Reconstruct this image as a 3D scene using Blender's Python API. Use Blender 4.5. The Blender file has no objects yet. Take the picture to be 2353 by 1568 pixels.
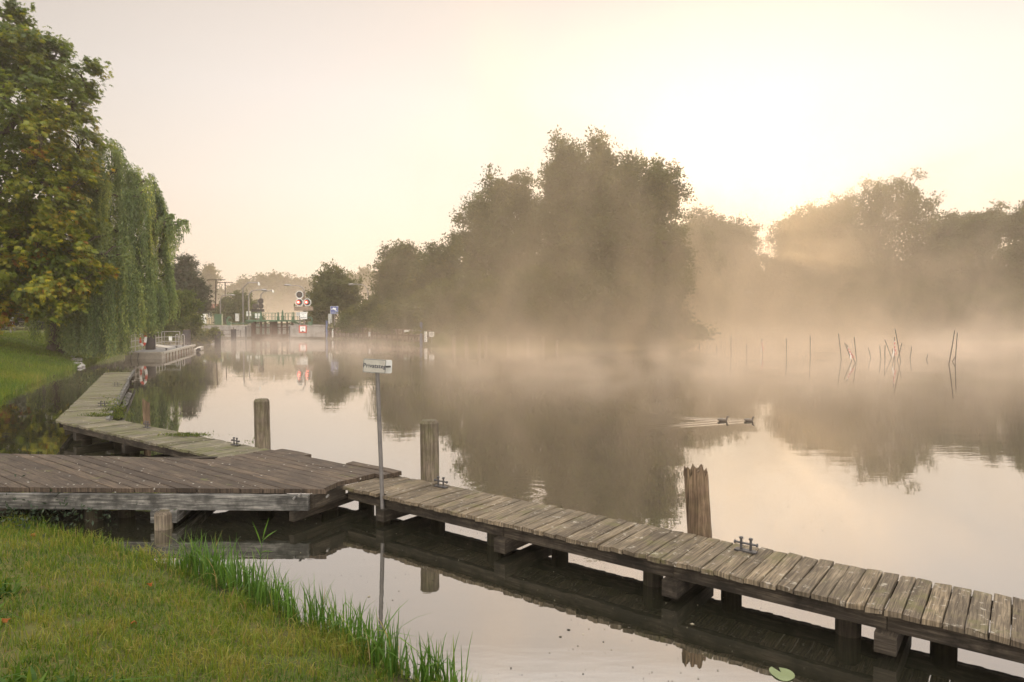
import bpy, math, random
import numpy as np
from mathutils import Vector, Matrix

random.seed(7)
RNG = np.random.default_rng(11)
SC = bpy.context.scene
COL = SC.collection

# ------------------------------------------------------------------ camera model
CAM_H = 2.6
F = 1569.0            # focal length in pixels of a 2353 px wide picture
CX, CY = 1176.5, 784.0
PITCH = math.atan(54.0 / 1569.0)
CP, SP = math.cos(PITCH), math.sin(PITCH)


def ray(x, y):
    a = (x - CX) / F
    b = -(y - CY) / F
    return Vector((a, CP + b * SP, -SP + b * CP))


def P(x, y, z=0.0):
    d = ray(x, y)
    t = (z - CAM_H) / d.z
    return Vector((d.x * t, d.y * t, z))


def PD(x, y, Y):
    d = ray(x, y)
    t = Y / d.y
    return Vector((d.x * t, Y, CAM_H + d.z * t))


UD = Vector((0.799, -0.602, 0.0))     # along the long boardwalk (towards the right)
ND = Vector((0.602, 0.799, 0.0))      # across it, away from the camera


def UN(u, n, z=0.0):
    v = UD * u + ND * n
    return Vector((v.x, v.y, z))


def PN(x, y, n):
    d = ray(x, y)
    t = n / (d.x * ND.x + d.y * ND.y)
    return Vector((d.x * t, d.y * t, CAM_H + d.z * t))


def L(cx, cy, d):      # spot in the lock area
    return PD((600 + cx * .2975) * .57446, (1000 + cy * .2975) * .57446, d)


def L3(cx, cy, d):     # spot along the right part of the lock area
    return PD((1150 + cx * .2975) * .57446, (1000 + cy * .2975) * .57446, d)


# ------------------------------------------------------------------ objects
def thing(name, label, cat, loc=(0, 0, 0), rotz=0.0, group=None):
    o = bpy.data.objects.new(name, None)
    o.empty_display_size = 0.2
    COL.objects.link(o)
    o.location = loc
    o.rotation_euler = (0, 0, rotz)
    tag(o, label, cat, group)
    return o


def tag(o, label=None, cat=None, group=None, kind=None):
    if label:
        o['label'] = label
    if cat:
        o['category'] = cat
    if group:
        o['group'] = group
    if kind:
        o['kind'] = kind
    return o


def link_mesh(name, me, mat, parent=None):
    o = bpy.data.objects.new(name, me)
    COL.objects.link(o)
    if mat is not None:
        me.materials.append(mat)
    if parent is not None:
        o.parent = parent
    return o


def dup(o, parent=None, loc=None, rotz=None, label=None):
    c = o.copy()
    COL.objects.link(c)
    if parent is not None:
        c.parent = parent
    if loc is not None:
        c.location = loc
    if rotz is not None:
        c.rotation_euler = (0, 0, rotz)
    if label:
        c['label'] = label
    for ch in list(o.children):
        dup(ch, c)
    return c


def root_of(p):
    while p.parent is not None:
        p = p.parent
    return p


class MB:
    """collects verts/faces in world coordinates (or local ones) and links them as one mesh"""

    def __init__(s):
        s.v, s.f, s.uv, s.r = [], [], [], []

    def add(s, vs, fs, uvs=None, rnd=0.0):
        b = len(s.v)
        s.v += [tuple(p) for p in vs]
        s.r += [rnd] * len(vs)
        for i, f in enumerate(fs):
            s.f.append([b + k for k in f])
            s.uv += (uvs[i] if uvs else [(0.0, 0.0)] * len(f))

    def box(s, c, ax, ay, az, sx, sy, sz, rnd=None):
        c = Vector(c)
        ax, ay, az = Vector(ax).normalized(), Vector(ay).normalized(), Vector(az).normalized()
        vs, k = [], 0
        for dz in (-.5, .5):
            for dx, dy in ((-.5, -.5), (.5, -.5), (.5, .5), (-.5, .5)):
                vs.append(c + ax * sx * dx + ay * sy * dy + az * sz * dz)
        fs = [(3, 2, 1, 0), (4, 5, 6, 7), (0, 1, 5, 4), (1, 2, 6, 5), (2, 3, 7, 6), (3, 0, 4, 7)]
        if rnd is None:
            rnd = random.random()
        o = rnd * 37.0
        dims = [(sx, sy), (sx, sy), (sx, sz), (sy, sz), (sx, sz), (sy, sz)]
        uvs = [[(o, o), (o + a, o), (o + a, o + b), (o, o + b)] for a, b in dims]
        s.add(vs, fs, uvs, rnd)

    def abox(s, lo, hi, rnd=None):
        c = [(a + b) / 2 for a, b in zip(lo, hi)]
        d = [abs(b - a) for a, b in zip(lo, hi)]
        s.box(c, (1, 0, 0), (0, 1, 0), (0, 0, 1), *d, rnd=rnd)

    def bar(s, a, b, w, h, up=(0, 0, 1), rnd=None):
        a, b = Vector(a), Vector(b)
        ax = (b - a).normalized()
        up = Vector(up)
        ay = up.cross(ax)
        if ay.length < 1e-5:
            ay = Vector((1, 0, 0))
        ay.normalize()
        az = ax.cross(ay)
        s.box((a + b) / 2, ax, ay, az, (b - a).length, w, h, rnd)

    def plank(s, a, b, w, t, c=0.006, jit=0.004, segs=4, ska=0.0, skb=0.0):
        """weathered board: centre line a->b on its TOP face"""
        a, b = Vector(a), Vector(b)
        ax = (b - a)
        ln = ax.length
        ax.normalize()
        ay = Vector((0, 0, 1)).cross(ax).normalized()
        rnd = random.random()
        o = rnd * 53.0
        prof = [(-w / 2, -t), (-w / 2, -c), (-w / 2 + c, 0), (w / 2 - c, 0), (w / 2, -c), (w / 2, -t)]
        vs = []
        tilt = random.uniform(-jit, jit)
        for i in range(segs + 1):
            q = a + ax * (ln * i / segs)
            e = random.uniform(-jit, jit) * .6
            for k, (y, z) in enumerate(prof):
                dj = random.uniform(-jit, jit) * .5
                zz = z + e + tilt * y / w * 2 + (random.uniform(-jit, 0) if i in (0, segs) else 0)
                xx = random.uniform(-jit, jit) * 1.5 if i in (0, segs) else 0
                f = i / segs
                sk = y * (ska * max(0, 1 - 2 * f) + skb * max(0, 2 * f - 1))
                vs.append(q + ax * (xx + sk) + ay * (y + dj) + Vector((0, 0, zz)))
        fs, uvs = [], []
        n = len(prof)
        for i in range(segs):
            for k in range(n):
                k2 = (k + 1) % n
                fs.append((i * n + k, (i + 1) * n + k, (i + 1) * n + k2, i * n + k2))
                u0, u1 = o + ln * i / segs, o + ln * (i + 1) / segs
                v0, v1 = o + prof[k][0] + prof[k][1], o + prof[k2][0] + prof[k2][1]
                uvs.append([(u0, v0), (u1, v0), (u1, v1), (u0, v1)])
        fs.append(tuple(range(n)))
        uvs.append([(o + p[1] * .3, o + p[0]) for p in prof])
        fs.append(tuple(segs * n + k for k in reversed(range(n))))
        uvs.append([(o + p[1] * .3, o + p[0]) for p in reversed(prof)])
        s.add(vs, fs, uvs, rnd)

    def tube(s, pts, r, sides=8, caps=True, rnd=0.0):
        pts = [Vector(p) for p in pts]
        n = len(pts)
        rs = r if isinstance(r, (list, tuple)) else [r] * n
        vs, prev = [], None
        for i, p in enumerate(pts):
            d = (pts[min(i + 1, n - 1)] - pts[max(i - 1, 0)])
            if d.length < 1e-9:
                d = Vector((0, 0, 1))
            d.normalize()
            if prev is None:
                ref = Vector((1, 0, 0)) if abs(d.x) < .8 else Vector((0, 1, 0))
                e1 = d.cross(ref).normalized()
            else:
                e1 = (prev - d * prev.dot(d))
                e1 = e1.normalized() if e1.length > 1e-6 else d.orthogonal().normalized()
            prev = e1
            e2 = d.cross(e1)
            for k in range(sides):
                a = 2 * math.pi * k / sides
                vs.append(p + (e1 * math.cos(a) + e2 * math.sin(a)) * rs[i])
        fs = []
        for i in range(n - 1):
            for k in range(sides):
                k2 = (k + 1) % sides
                fs.append((i * sides + k, i * sides + k2, (i + 1) * sides + k2, (i + 1) * sides + k))
        if caps:
            fs.append(tuple(reversed(range(sides))))
            fs.append(tuple((n - 1) * sides + k for k in range(sides)))
        s.add(vs, fs, None, rnd)

    def cyl(s, a, b, r, sides=12, rnd=0.0):
        s.tube([a, b], r, sides, True, rnd)

    def prism(s, pts, d, rnd=0.0):
        """closed polygon pts extruded by vector d"""
        d = Vector(d)
        n = len(pts)
        vs = [Vector(p) for p in pts] + [Vector(p) + d for p in pts]
        fs = [tuple(reversed(range(n))), tuple(range(n, 2 * n))]
        for k in range(n):
            k2 = (k + 1) % n
            fs.append((k, k2, n + k2, n + k))
        s.add(vs, fs, None, rnd)

    def build(s, name, mat, parent=None, local=False, smooth=False):
        me = bpy.data.meshes.new(name)
        v = np.array(s.v, dtype=float).reshape(-1, 3)
        if parent is not None and not local:
            r = root_of(parent)
            M = Matrix.Translation(r.location) @ Matrix.Rotation(r.rotation_euler[2], 4, 'Z')
            Mi = np.array(M.inverted())
            v = v @ Mi[:3, :3].T + Mi[:3, 3]
        me.from_pydata([tuple(p) for p in v], [], s.f)
        uvl = me.uv_layers.new(name='UVMap')
        uvl.data.foreach_set('uv', np.array(s.uv, dtype=np.float32).ravel())
        at = me.attributes.new('rnd', 'FLOAT', 'POINT')
        at.data.foreach_set('value', np.array(s.r, dtype=np.float32))
        if smooth:
            me.polygons.foreach_set('use_smooth', [True] * len(me.polygons))
        me.update()
        return link_mesh(name, me, mat, parent)


def np_mesh(name, V, k, attrs=None, smooth=False):
    """V: (m*k,3) vertices, every k of them one polygon"""
    V = np.ascontiguousarray(V, dtype=np.float32)
    n = len(V)
    m = n // k
    me = bpy.data.meshes.new(name)
    me.vertices.add(n)
    me.vertices.foreach_set('co', V.ravel())
    me.loops.add(n)
    me.loops.foreach_set('vertex_index', np.arange(n, dtype=np.int32))
    me.polygons.add(m)
    me.polygons.foreach_set('loop_start', np.arange(0, n, k, dtype=np.int32))
    if smooth:
        me.polygons.foreach_set('use_smooth', np.ones(m, dtype=bool))
    for nm, a in (attrs or {}).items():
        at = me.attributes.new(nm, 'FLOAT', 'POINT')
        at.data.foreach_set('value', np.ascontiguousarray(a, dtype=np.float32))
    me.update(calc_edges=True)
    return me


def idx_mesh(name, V, Q, attrs=None, smooth=False):
    V = np.ascontiguousarray(V, dtype=np.float32)
    Q = np.ascontiguousarray(Q, dtype=np.int32)
    k = Q.shape[1]
    me = bpy.data.meshes.new(name)
    me.vertices.add(len(V))
    me.vertices.foreach_set('co', V.ravel())
    me.loops.add(Q.size)
    me.loops.foreach_set('vertex_index', Q.ravel())
    me.polygons.add(len(Q))
    me.polygons.foreach_set('loop_start', np.arange(0, Q.size, k, dtype=np.int32))
    if smooth:
        me.polygons.foreach_set('use_smooth', np.ones(len(Q), dtype=bool))
    for nm, a in (attrs or {}).items():
        at = me.attributes.new(nm, 'FLOAT', 'POINT')
        at.data.foreach_set('value', np.ascontiguousarray(a, dtype=np.float32))
    me.update(calc_edges=True)
    return me


def text_mesh(txt, size, bold=0.0):
    cu = bpy.data.curves.new('lettering', 'FONT')
    cu.body = txt
    cu.size = size
    cu.offset = bold * size
    cu.align_x = 'CENTER'
    cu.align_y = 'CENTER'
    cu.resolution_u = 3
    cu.extrude = 0.0005 * size / 0.05
    o = bpy.data.objects.new('lettering_source', cu)
    COL.objects.link(o)
    dg = bpy.context.evaluated_depsgraph_get()
    me = bpy.data.meshes.new_from_object(o.evaluated_get(dg))
    bpy.data.objects.remove(o)
    bpy.data.curves.remove(cu)
    return me


def lettering(txt, size, centre, xdir, updir, mat, parent, sx=1.0, name='lettering', bold=0.0):
    """text lying in the plane (xdir, updir), world coordinates"""
    me = text_mesh(txt, size, bold)
    x = Vector(xdir).normalized()
    u = Vector(updir).normalized()
    n = x.cross(u).normalized()
    c = Vector(centre)
    co = np.zeros(len(me.vertices) * 3, dtype=np.float32)
    me.vertices.foreach_get('co', co)
    co = co.reshape(-1, 3)
    w = np.array(c)[None] + co[:, :1] * sx * np.array(x) + co[:, 1:2] * np.array(u) + co[:, 2:3] * np.array(n)
    r = root_of(parent)
    M = Matrix.Translation(r.location) @ Matrix.Rotation(r.rotation_euler[2], 4, 'Z')
    Mi = np.array(M.inverted())
    w = w @ Mi[:3, :3].T + Mi[:3, 3]
    me.vertices.foreach_set('co', np.ascontiguousarray(w, dtype=np.float32).ravel())
    me.materials.clear()
    me.update()
    return link_mesh(name, me, mat, parent)


# ------------------------------------------------------------------ materials
class NT:
    def __init__(s, mat):
        mat.use_nodes = True
        s.t = mat.node_tree
        s.t.nodes.clear()

    def n(s, typ, **kw):
        nd = s.t.nodes.new(typ)
        for k, v in kw.items():
            if k.startswith('i_'):
                key = k[2:]
                key = int(key) if key.isdigit() else key.replace('_', ' ')
                nd.inputs[key].default_value = v
            else:
                setattr(nd, k, v)
        return nd

    def l(s, a, b):
        s.t.links.new(a, b)

    def math(s, op, a, b=None, clamp=False):
        nd = s.n('ShaderNodeMath', operation=op, use_clamp=clamp)
        for i, q in enumerate((a, b)):
            if q is None:
                continue
            if isinstance(q, (int, float)):
                nd.inputs[i].default_value = q
            else:
                s.l(q, nd.inputs[i])
        return nd.outputs[0]

    def ramp(s, fac, stops, interp='LINEAR'):
        r = s.n('ShaderNodeValToRGB')
        r.color_ramp.interpolation = interp
        el = r.color_ramp.elements
        while len(el) < len(stops):
            el.new(0.5)
        for e, (p, c) in zip(el, stops):
            e.position = p
            e.color = (c[0], c[1], c[2], 1) if not isinstance(c, (int, float)) else (c, c, c, 1)
        s.l(fac, r.inputs[0])
        return r.outputs[0]

    def mix(s, fac, a, b, blend='MIX'):
        m = s.n('ShaderNodeMix', data_type='RGBA', blend_type=blend)
        for sock, q in ((m.inputs[0], fac), (m.inputs[6], a), (m.inputs[7], b)):
            if isinstance(q, (int, float)):
                sock.default_value = q
            elif isinstance(q, (tuple, list)):
                sock.default_value = (q[0], q[1], q[2], 1)
            else:
                s.l(q, sock)
        return m.outputs[2]

    def noise(s, vec, scale, detail=4, rough=.55, dist=0.0):
        nd = s.n('ShaderNodeTexNoise')
        nd.inputs['Scale'].default_value = scale
        nd.inputs['Detail'].default_value = detail
        nd.inputs['Roughness'].default_value = rough
        nd.inputs['Distortion'].default_value = dist
        if vec is not None:
            s.l(vec, nd.inputs['Vector'])
        return nd.outputs['Fac']

    def mapping(s, vec, scale=(1, 1, 1), loc=(0, 0, 0)):
        m = s.n('ShaderNodeMapping')
        m.inputs['Scale'].default_value = scale
        m.inputs['Location'].default_value = loc
        s.l(vec, m.inputs['Vector'])
        return m.outputs[0]

    def pos(s):
        return s.n('ShaderNodeNewGeometry').outputs['Position']

    def obj(s):
        return s.n('ShaderNodeTexCoord').outputs['Object']

    def attr(s, name):
        return s.n('ShaderNodeAttribute', attribute_name=name).outputs['Fac']

    def bump(s, h, strength=.3, dist=.01):
        b = s.n('ShaderNodeBump')
        b.inputs['Strength'].default_value = strength
        b.inputs['Distance'].default_value = dist
        s.l(h, b.inputs['Height'])
        return b.outputs[0]

    def pbsdf(s, col, rough=.8, spec=.3, normal=None, metal=0.0):
        b = s.n('ShaderNodeBsdfPrincipled')
        for sock, q in ((b.inputs['Base Color'], col), (b.inputs['Roughness'], rough), (b.inputs['Metallic'], metal)):
            if isinstance(q, (int, float)):
                sock.default_value = q
            elif isinstance(q, (tuple, list)):
                sock.default_value = (q[0], q[1], q[2], 1)
            else:
                s.l(q, sock)
        b.inputs['Specular IOR Level'].default_value = spec
        if normal is not None:
            s.l(normal, b.inputs['Normal'])
        return b.outputs[0]

    def out(s, surf=None, vol=None):
        o = s.n('ShaderNodeOutputMaterial')
        if surf is not None:
            s.l(surf, o.inputs['Surface'])
        if vol is not None:
            s.l(vol, o.inputs['Volume'])


def mk(name):
    m = bpy.data.materials.new(name)
    return m, NT(m)


def m_plain(name, col, rough=.6, spec=.3, metal=0.0, var=.25, scale=6.0, bump=.1):
    m, t = mk(name)
    n = t.noise(t.obj(), scale, 5, .6)
    c = t.mix(t.ramp(n, [(.3, 0), (.75, 1)]), tuple(x * (1 - var) for x in col), tuple(min(1, x * (1 + var * .6)) for x in col))
    nn = t.bump(t.noise(t.obj(), scale * 5, 3), bump, .01)
    t.out(t.pbsdf(c, rough, spec, nn, metal))
    return m


def m_planks(name, dark, light, moss=0.0, lichen=0.0, mosscol=(.10, .11, .03), wet=.75, spots=.8):
    m, t = mk(name)
    uv = t.n('ShaderNodeUVMap').outputs[0]
    g1 = t.noise(t.mapping(uv, (1.3, 26, 1)), 2.2, 6, .65, .6)
    g2 = t.noise(t.mapping(uv, (2.2, 110, 1)), 1.6, 4, .6, .3)
    g = t.math('ADD', t.math('MULTIPLY', g1, .62), t.math('MULTIPLY', g2, .38))
    c = t.ramp(g, [(.34, tuple(x * .45 for x in dark)), (.46, dark), (.62, light)])
    rnd = t.attr('rnd')
    c = t.mix(.75, c, t.ramp(rnd, [(0, (.48, .42, .36)), (.22, (.82, .78, .72)), (.6, (1, .97, .92)), (1, (1.42, 1.34, 1.2))]), 'MULTIPLY')
    p = t.pos()
    bl = t.noise(p, 2.3, 5, .6)
    c = t.mix(t.ramp(bl, [(.35, .45), (.6, 0)]), c, tuple(x * .5 for x in dark))
    if moss > 0:
        mn = t.noise(p, 3.1, 7, .7)
        c = t.mix(t.ramp(mn, [(.62 - moss * .25, 0), (.74 - moss * .2, .85)]), c, mosscol)
    if lichen > 0:
        ln = t.noise(p, 11.0, 6, .75)
        c = t.mix(t.ramp(ln, [(.66 - lichen * .12, 0), (.72 - lichen * .1, .75)]), c, (.36, .33, .275))
    # nail heads and droppings
    vo = t.n('ShaderNodeTexVoronoi')
    vo.inputs['Scale'].default_value = 7.0
    t.l(p, vo.inputs['Vector'])
    c = t.mix(t.ramp(vo.outputs['Distance'], [(.07, spots), (.11, 0)]), c, (.5, .48, .43))
    nn = t.bump(g, .75, .006)
    t.out(t.pbsdf(c, wet, .35, nn))
    return m


def m_timber(name, dark, light, zs=.8, green=0.0, xs=10, bump=.8):
    """round or square timber, grain along local/world z unless xs/zs say otherwise"""
    m, t = mk(name)
    p = t.obj()
    g1 = t.noise(t.mapping(p, (xs, xs, zs)), 2.2, 7, .7, .4)
    g2 = t.noise(t.mapping(p, (xs * 4, xs * 4, zs * 1.6)), 2.0, 4, .6)
    g = t.math('ADD', t.math('MULTIPLY', g1, .6), t.math('MULTIPLY', g2, .4))
    c = t.ramp(g, [(.33, tuple(x * .3 for x in dark)), (.45, dark), (.62, light)])
    b = t.noise(p, 3.0, 5, .6)
    c = t.mix(t.ramp(b, [(.42, 0), (.66, .6)]), c, tuple(x * .45 for x in dark))
    if green > 0:
        c = t.mix(t.math('MULTIPLY', t.ramp(t.noise(p, 5, 6, .7), [(.45, 0), (.65, 1)]), green), c, (.09, .10, .03))
    t.out(t.pbsdf(c, .85, .2, t.bump(g, bump, .012)))
    return m


def m_beam(name, dark, light):
    """square timber with UV grain"""
    m, t = mk(name)
    uv = t.n('ShaderNodeUVMap').outputs[0]
    g1 = t.noise(t.mapping(uv, (1.0, 14, 1)), 2.5, 7, .68, .5)
    c = t.ramp(g1, [(.32, tuple(x * .4 for x in dark)), (.48, dark), (.66, light)])
    b = t.noise(t.pos(), 3.2, 6, .65)
    c = t.mix(t.ramp(b, [(.40, .85), (.56, 0)]), c, tuple(x * .3 for x in dark))
    t.out(t.pbsdf(c, .85, .2, t.bump(g1, .6, .008)))
    return m


def m_leaf(name, stops, trans=.35, rough=.6, spec=.25, rim=None):
    m, t = mk(name)
    a = t.attr('tint')
    c = t.ramp(a, stops)
    b = t.pbsdf(c, rough, spec)
    tr = t.n('ShaderNodeBsdfTranslucent')
    c2 = t.mix(1.0, c, (1.25, 1.2, .6), 'MULTIPLY')
    t.l(c2, tr.inputs['Color'])
    mx = t.n('ShaderNodeMixShader')
    mx.inputs[0].default_value = trans
    t.l(b, mx.inputs[1])
    t.l(tr.outputs[0], mx.inputs[2])
    t.out(mx.outputs[0])
    return m


def m_emit(name, col, strength):
    m, t = mk(name)
    e = t.n('ShaderNodeEmission')
    e.inputs[0].default_value = (*col, 1)
    e.inputs[1].default_value = strength
    t.out(e.outputs[0])
    return m


MAT = {}
MAT['planks_brown'] = m_planks('planks_brown', (.044, .032, .024), (.120, .091, .066), moss=.05, lichen=.2)
MAT['planks_grey'] = m_planks('planks_grey', (.082, .064, .044), (.245, .200, .142), moss=.32, lichen=.6, mosscol=(.10, .09, .036), spots=.3)
MAT['planks_moss'] = m_planks('planks_moss', (.085, .076, .054), (.22, .20, .15), moss=.66, lichen=.4, mosscol=(.092, .092, .034), spots=.4)
MAT['beam_grey'] = m_beam('beam_grey', (.10, .097, .09), (.27, .255, .23))
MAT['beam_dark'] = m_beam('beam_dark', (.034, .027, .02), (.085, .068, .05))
MAT['pile_grey'] = m_timber('pile_grey', (.10, .08, .06), (.25, .205, .155), green=.35)
MAT['pile_rotten'] = m_timber('pile_rotten', (.105, .072, .048), (.25, .175, .115), green=.15, bump=1.0)
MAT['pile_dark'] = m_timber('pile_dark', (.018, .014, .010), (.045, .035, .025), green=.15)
MAT['bark'] = m_timber('bark', (.05, .04, .03), (.12, .10, .075), zs=1.2, xs=5)
MAT['iron'] = m_plain('iron', (.10, .095, .095), .55, .5, .6, .4, 30)
MAT['galv'] = m_plain('galv', (.26, .25, .24), .45, .5, .7, .2, 12)
MAT['pole_grey'] = m_plain('pole_grey', (.15, .14, .135), .5, .4, .4, .3, 9)
MAT['sign_white'] = m_plain('sign_white', (.33, .32, .28), .45, .4, 0, .14, 14, .03)
MAT['sign_back'] = m_plain('sign_back', (.55, .56, .54), .45, .5, .2, .15, 14, .03)
MAT['ink'] = m_plain('ink', (.025, .028, .045), .5, .3, 0, .1)
MAT['red'] = m_plain('red', (.50, .055, .03), .5, .4, 0, .12)
MAT['blue'] = m_plain('blue', (.05, .085, .27), .45, .4, 0, .1)
MAT['bluepost'] = m_plain('bluepost', (.10, .14, .26), .5, .4, .2, .2)
MAT['white'] = m_plain('white', (.74, .74, .71), .5, .4, 0, .1)
MAT['yellow'] = m_plain('yellow', (.75, .50, .02), .5, .4, 0, .1)
MAT['steel_dark'] = m_plain('steel_dark', (.055, .05, .055), .6, .4, .3, .45, 3)
MAT['steel_rust'] = m_plain('steel_rust', (.27, .205, .155), .8, .25, .0, .45, 2.5, .3)
MAT['brown_gate'] = m_plain('brown_gate', (.085, .048, .032), .75, .3, .1, .4, 3)
MAT['green_steel'] = m_plain('green_steel', (.07, .145, .08), .5, .4, .1, .3, 5)
def m_quay(name, col, stain):
    m, t = mk(name)
    p = t.pos()
    n = t.noise(p, 1.3, 6, .65)
    c = t.mix(t.ramp(n, [(.35, 0), (.65, 1)]), tuple(x * .7 for x in col), tuple(x * 1.15 for x in col))
    st = t.noise(t.mapping(p, (2.2, 2.2, .25)), 1.0, 5, .65)
    c = t.mix(t.ramp(st, [(.52, 0), (.7, .6)]), c, stain)
    sx_ = t.n('ShaderNodeSeparateXYZ')
    t.l(p, sx_.inputs[0])
    zz = t.math('ADD', sx_.outputs[2], t.math('MULTIPLY', t.noise(p, 2.0, 4), .16))
    c = t.mix(t.ramp(zz, [(.22, .9), (.34, 0)]), c, stain)
    t.out(t.pbsdf(c, .9, .2, t.bump(n, .3, .02)))
    return m


MAT['concrete'] = m_quay('concrete', (.30, .275, .25), (.07, .06, .045))
MAT['render_yellow'] = m_plain('render_yellow', (.52, .45, .28), .9, .2, 0, .12, 2)
MAT['rooftile'] = m_plain('rooftile', (.22, .075, .05), .85, .2, 0, .25, 8)
MAT['roofdark'] = m_plain('roofdark', (.09, .065, .06), .85, .2, 0, .3, 8)
MAT['wallpale'] = m_plain('wallpale', (.50, .47, .42), .9, .2, 0, .12, 2)
MAT['glass'] = m_plain('glass', (.10, .12, .14), .08, .8, 0, .2, 3, 0)
MAT['panel_dark'] = m_plain('panel_dark', (.035, .03, .03), .5, .4, 0, .3, 20)
MAT['pontoon_deck'] = m_plain('pontoon_deck', (.19, .185, .18), .85, .2, 0, .2, 5)
MAT['pontoon_side'] = m_plain('pontoon_side', (.46, .42, .37), .8, .3, 0, .2, 4)
MAT['rail_pale'] = m_plain('rail_pale', (.45, .43, .40), .45, .5, .5, .12)
MAT['stone'] = m_plain('stone', (.34, .33, .32), .9, .2, 0, .35, 9, .5)
MAT['lamp_red'] = m_emit('lamp_red', (1.0, .03, .012), 3.6)
MAT['lamp_red_core'] = m_emit('lamp_red_core', (1.0, .36, .26), 5)
MAT['duck'] = m_plain('duck', (.13, .105, .085), .8, .2, 0, .4, 40)
MAT['duck_light'] = m_plain('duck_light', (.20, .17, .14), .8, .2, 0, .3, 40)
G = [(0, (.018, .032, .010)), (.5, (.045, .065, .016)), (.8, (.10, .105, .02)), (1, (.15, .12, .025))]
MAT['leaf_far'] = m_leaf('leaf_far', [(0, (.030, .046, .010)), (.5, (.064, .084, .018)), (1, (.13, .125, .03))], .40)
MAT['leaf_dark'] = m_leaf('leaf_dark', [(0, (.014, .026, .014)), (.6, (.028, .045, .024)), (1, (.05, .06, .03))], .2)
MAT['leaf_chestnut'] = m_leaf('leaf_chestnut', [(0, (.026, .052, .006)), (.35, (.068, .110, .008)), (.66, (.165, .195, .012)),
                                                (.86, (.34, .30, .014)), (.95, (.36, .20, .012)), (1, (.22, .075, .012))], .45, .42, .4)
MAT['leaf_willow'] = m_leaf('leaf_willow', [(0, (.055, .095, .038)), (.5, (.185, .245, .095)), (.85, (.31, .35, .10)), (1, (.38, .37, .09))], .45, .5, .35)
MAT['leaf_shrub'] = m_leaf('leaf_shrub', [(0, (.035, .055, .014)), (.5, (.085, .115, .025)), (.85, (.17, .18, .035)), (1, (.22, .19, .045))], .38)
MAT['grass'] = m_leaf('grass', [(0, (.024, .062, .005)), (.35, (.06, .118, .008)), (.65, (.14, .178, .014)), (.85, (.225, .21, .04)), (1, (.23, .16, .062))], .35, .6, .3)
MAT['reed'] = m_leaf('reed', [(0, (.035, .09, .012)), (.6, (.085, .17, .022)), (.9, (.18, .23, .04)), (1, (.30, .20, .08))], .38, .45, .4)
MAT['autumn'] = m_leaf('autumn', [(0, (.27, .085, .015)), (1, (.32, .13, .02))], .3)
MAT['lily'] = m_leaf('lily', [(0, (.17, .20, .10)), (1, (.26, .27, .15))], .1, .4)
MAT['debris'] = m_leaf('debris', [(0, (.03, .025, .02)), (.7, (.06, .05, .035)), (.85, (.25, .22, .16)), (1, (.4, .36, .28))], .1, .8)
# ------------------------------------------------------------------ camera
cam_d = bpy.data.cameras.new('camera')
cam_d.lens = 24.0
cam_d.sensor_width = 36.0
cam_d.clip_end = 3000
cam_d.clip_start = .05
cam = bpy.data.objects.new('camera', cam_d)
COL.objects.link(cam)
cam.location = (0, 0, CAM_H)
cam.rotation_euler = (math.pi / 2 - PITCH, 0, 0)
SC.camera = cam

# ------------------------------------------------------------------ light and sky
SUN_AZ = math.radians(17.2)      # to the right of the view direction
SUN_EL = math.radians(5.7)
sun_d = bpy.data.lights.new('sun', 'SUN')
sun_d.energy = SUN_STRENGTH = 2.6
sun_d.angle = math.radians(.6)
sun_d.color = (1.0, .78, .50)
sun = bpy.data.objects.new('sun', sun_d)
COL.objects.link(sun)
sdir = Vector((math.sin(SUN_AZ) * math.cos(SUN_EL), math.cos(SUN_AZ) * math.cos(SUN_EL), math.sin(SUN_EL)))
sun.rotation_euler = sdir.to_track_quat('Z', 'Y').to_euler()

W = bpy.data.worlds.new('World')
SC.world = W
W.use_nodes = True
wt = NT.__new__(NT)
wt.t = W.node_tree
wt.t.nodes.clear()
sky = wt.n('ShaderNodeTexSky', sky_type='NISHITA')
sky.sun_disc = False
sky.sun_elevation = SUN_EL
sky.sun_rotation = SUN_AZ
sky.dust_density = 4.0
sky.air_density = 1.0
sky.ozone_density = 1.0
gen = wt.n('ShaderNodeTexCoord').outputs['Generated']
sep = wt.n('ShaderNodeSeparateXYZ')
wt.l(gen, sep.inputs[0])
# thin morning cloud veil that whitens the clear sky: colour by height, dimmer away from the sun, half scale (strength 2)
veil = wt.ramp(wt.math('MAXIMUM', sep.outputs[2], 0.0), [(0.0, (.52, .425, .335)), (.07, (.55, .465, .385)), (.18, (.535, .483, .430)), (.30, (.490, .450, .418)), (.44, (.415, .370, .335)),
                                                         (.60, (1.16, 1.10, 1.02)), (1.0, (1.68, 1.60, 1.48))])  # overhead stops raised above the visible sky, added brightness to light the ground
dot = wt.n('ShaderNodeVectorMath', operation='DOT_PRODUCT')
wt.l(gen, dot.inputs[0])
dot.inputs[1].default_value = sdir
far = wt.n('ShaderNodeMapRange', interpolation_type='SMOOTHSTEP')
wt.l(dot.outputs['Value'], far.inputs[0])
far.inputs[1].default_value = .30
far.inputs[2].default_value = .93
far.inputs[3].default_value = .52
far.inputs[4].default_value = 1.0
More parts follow.
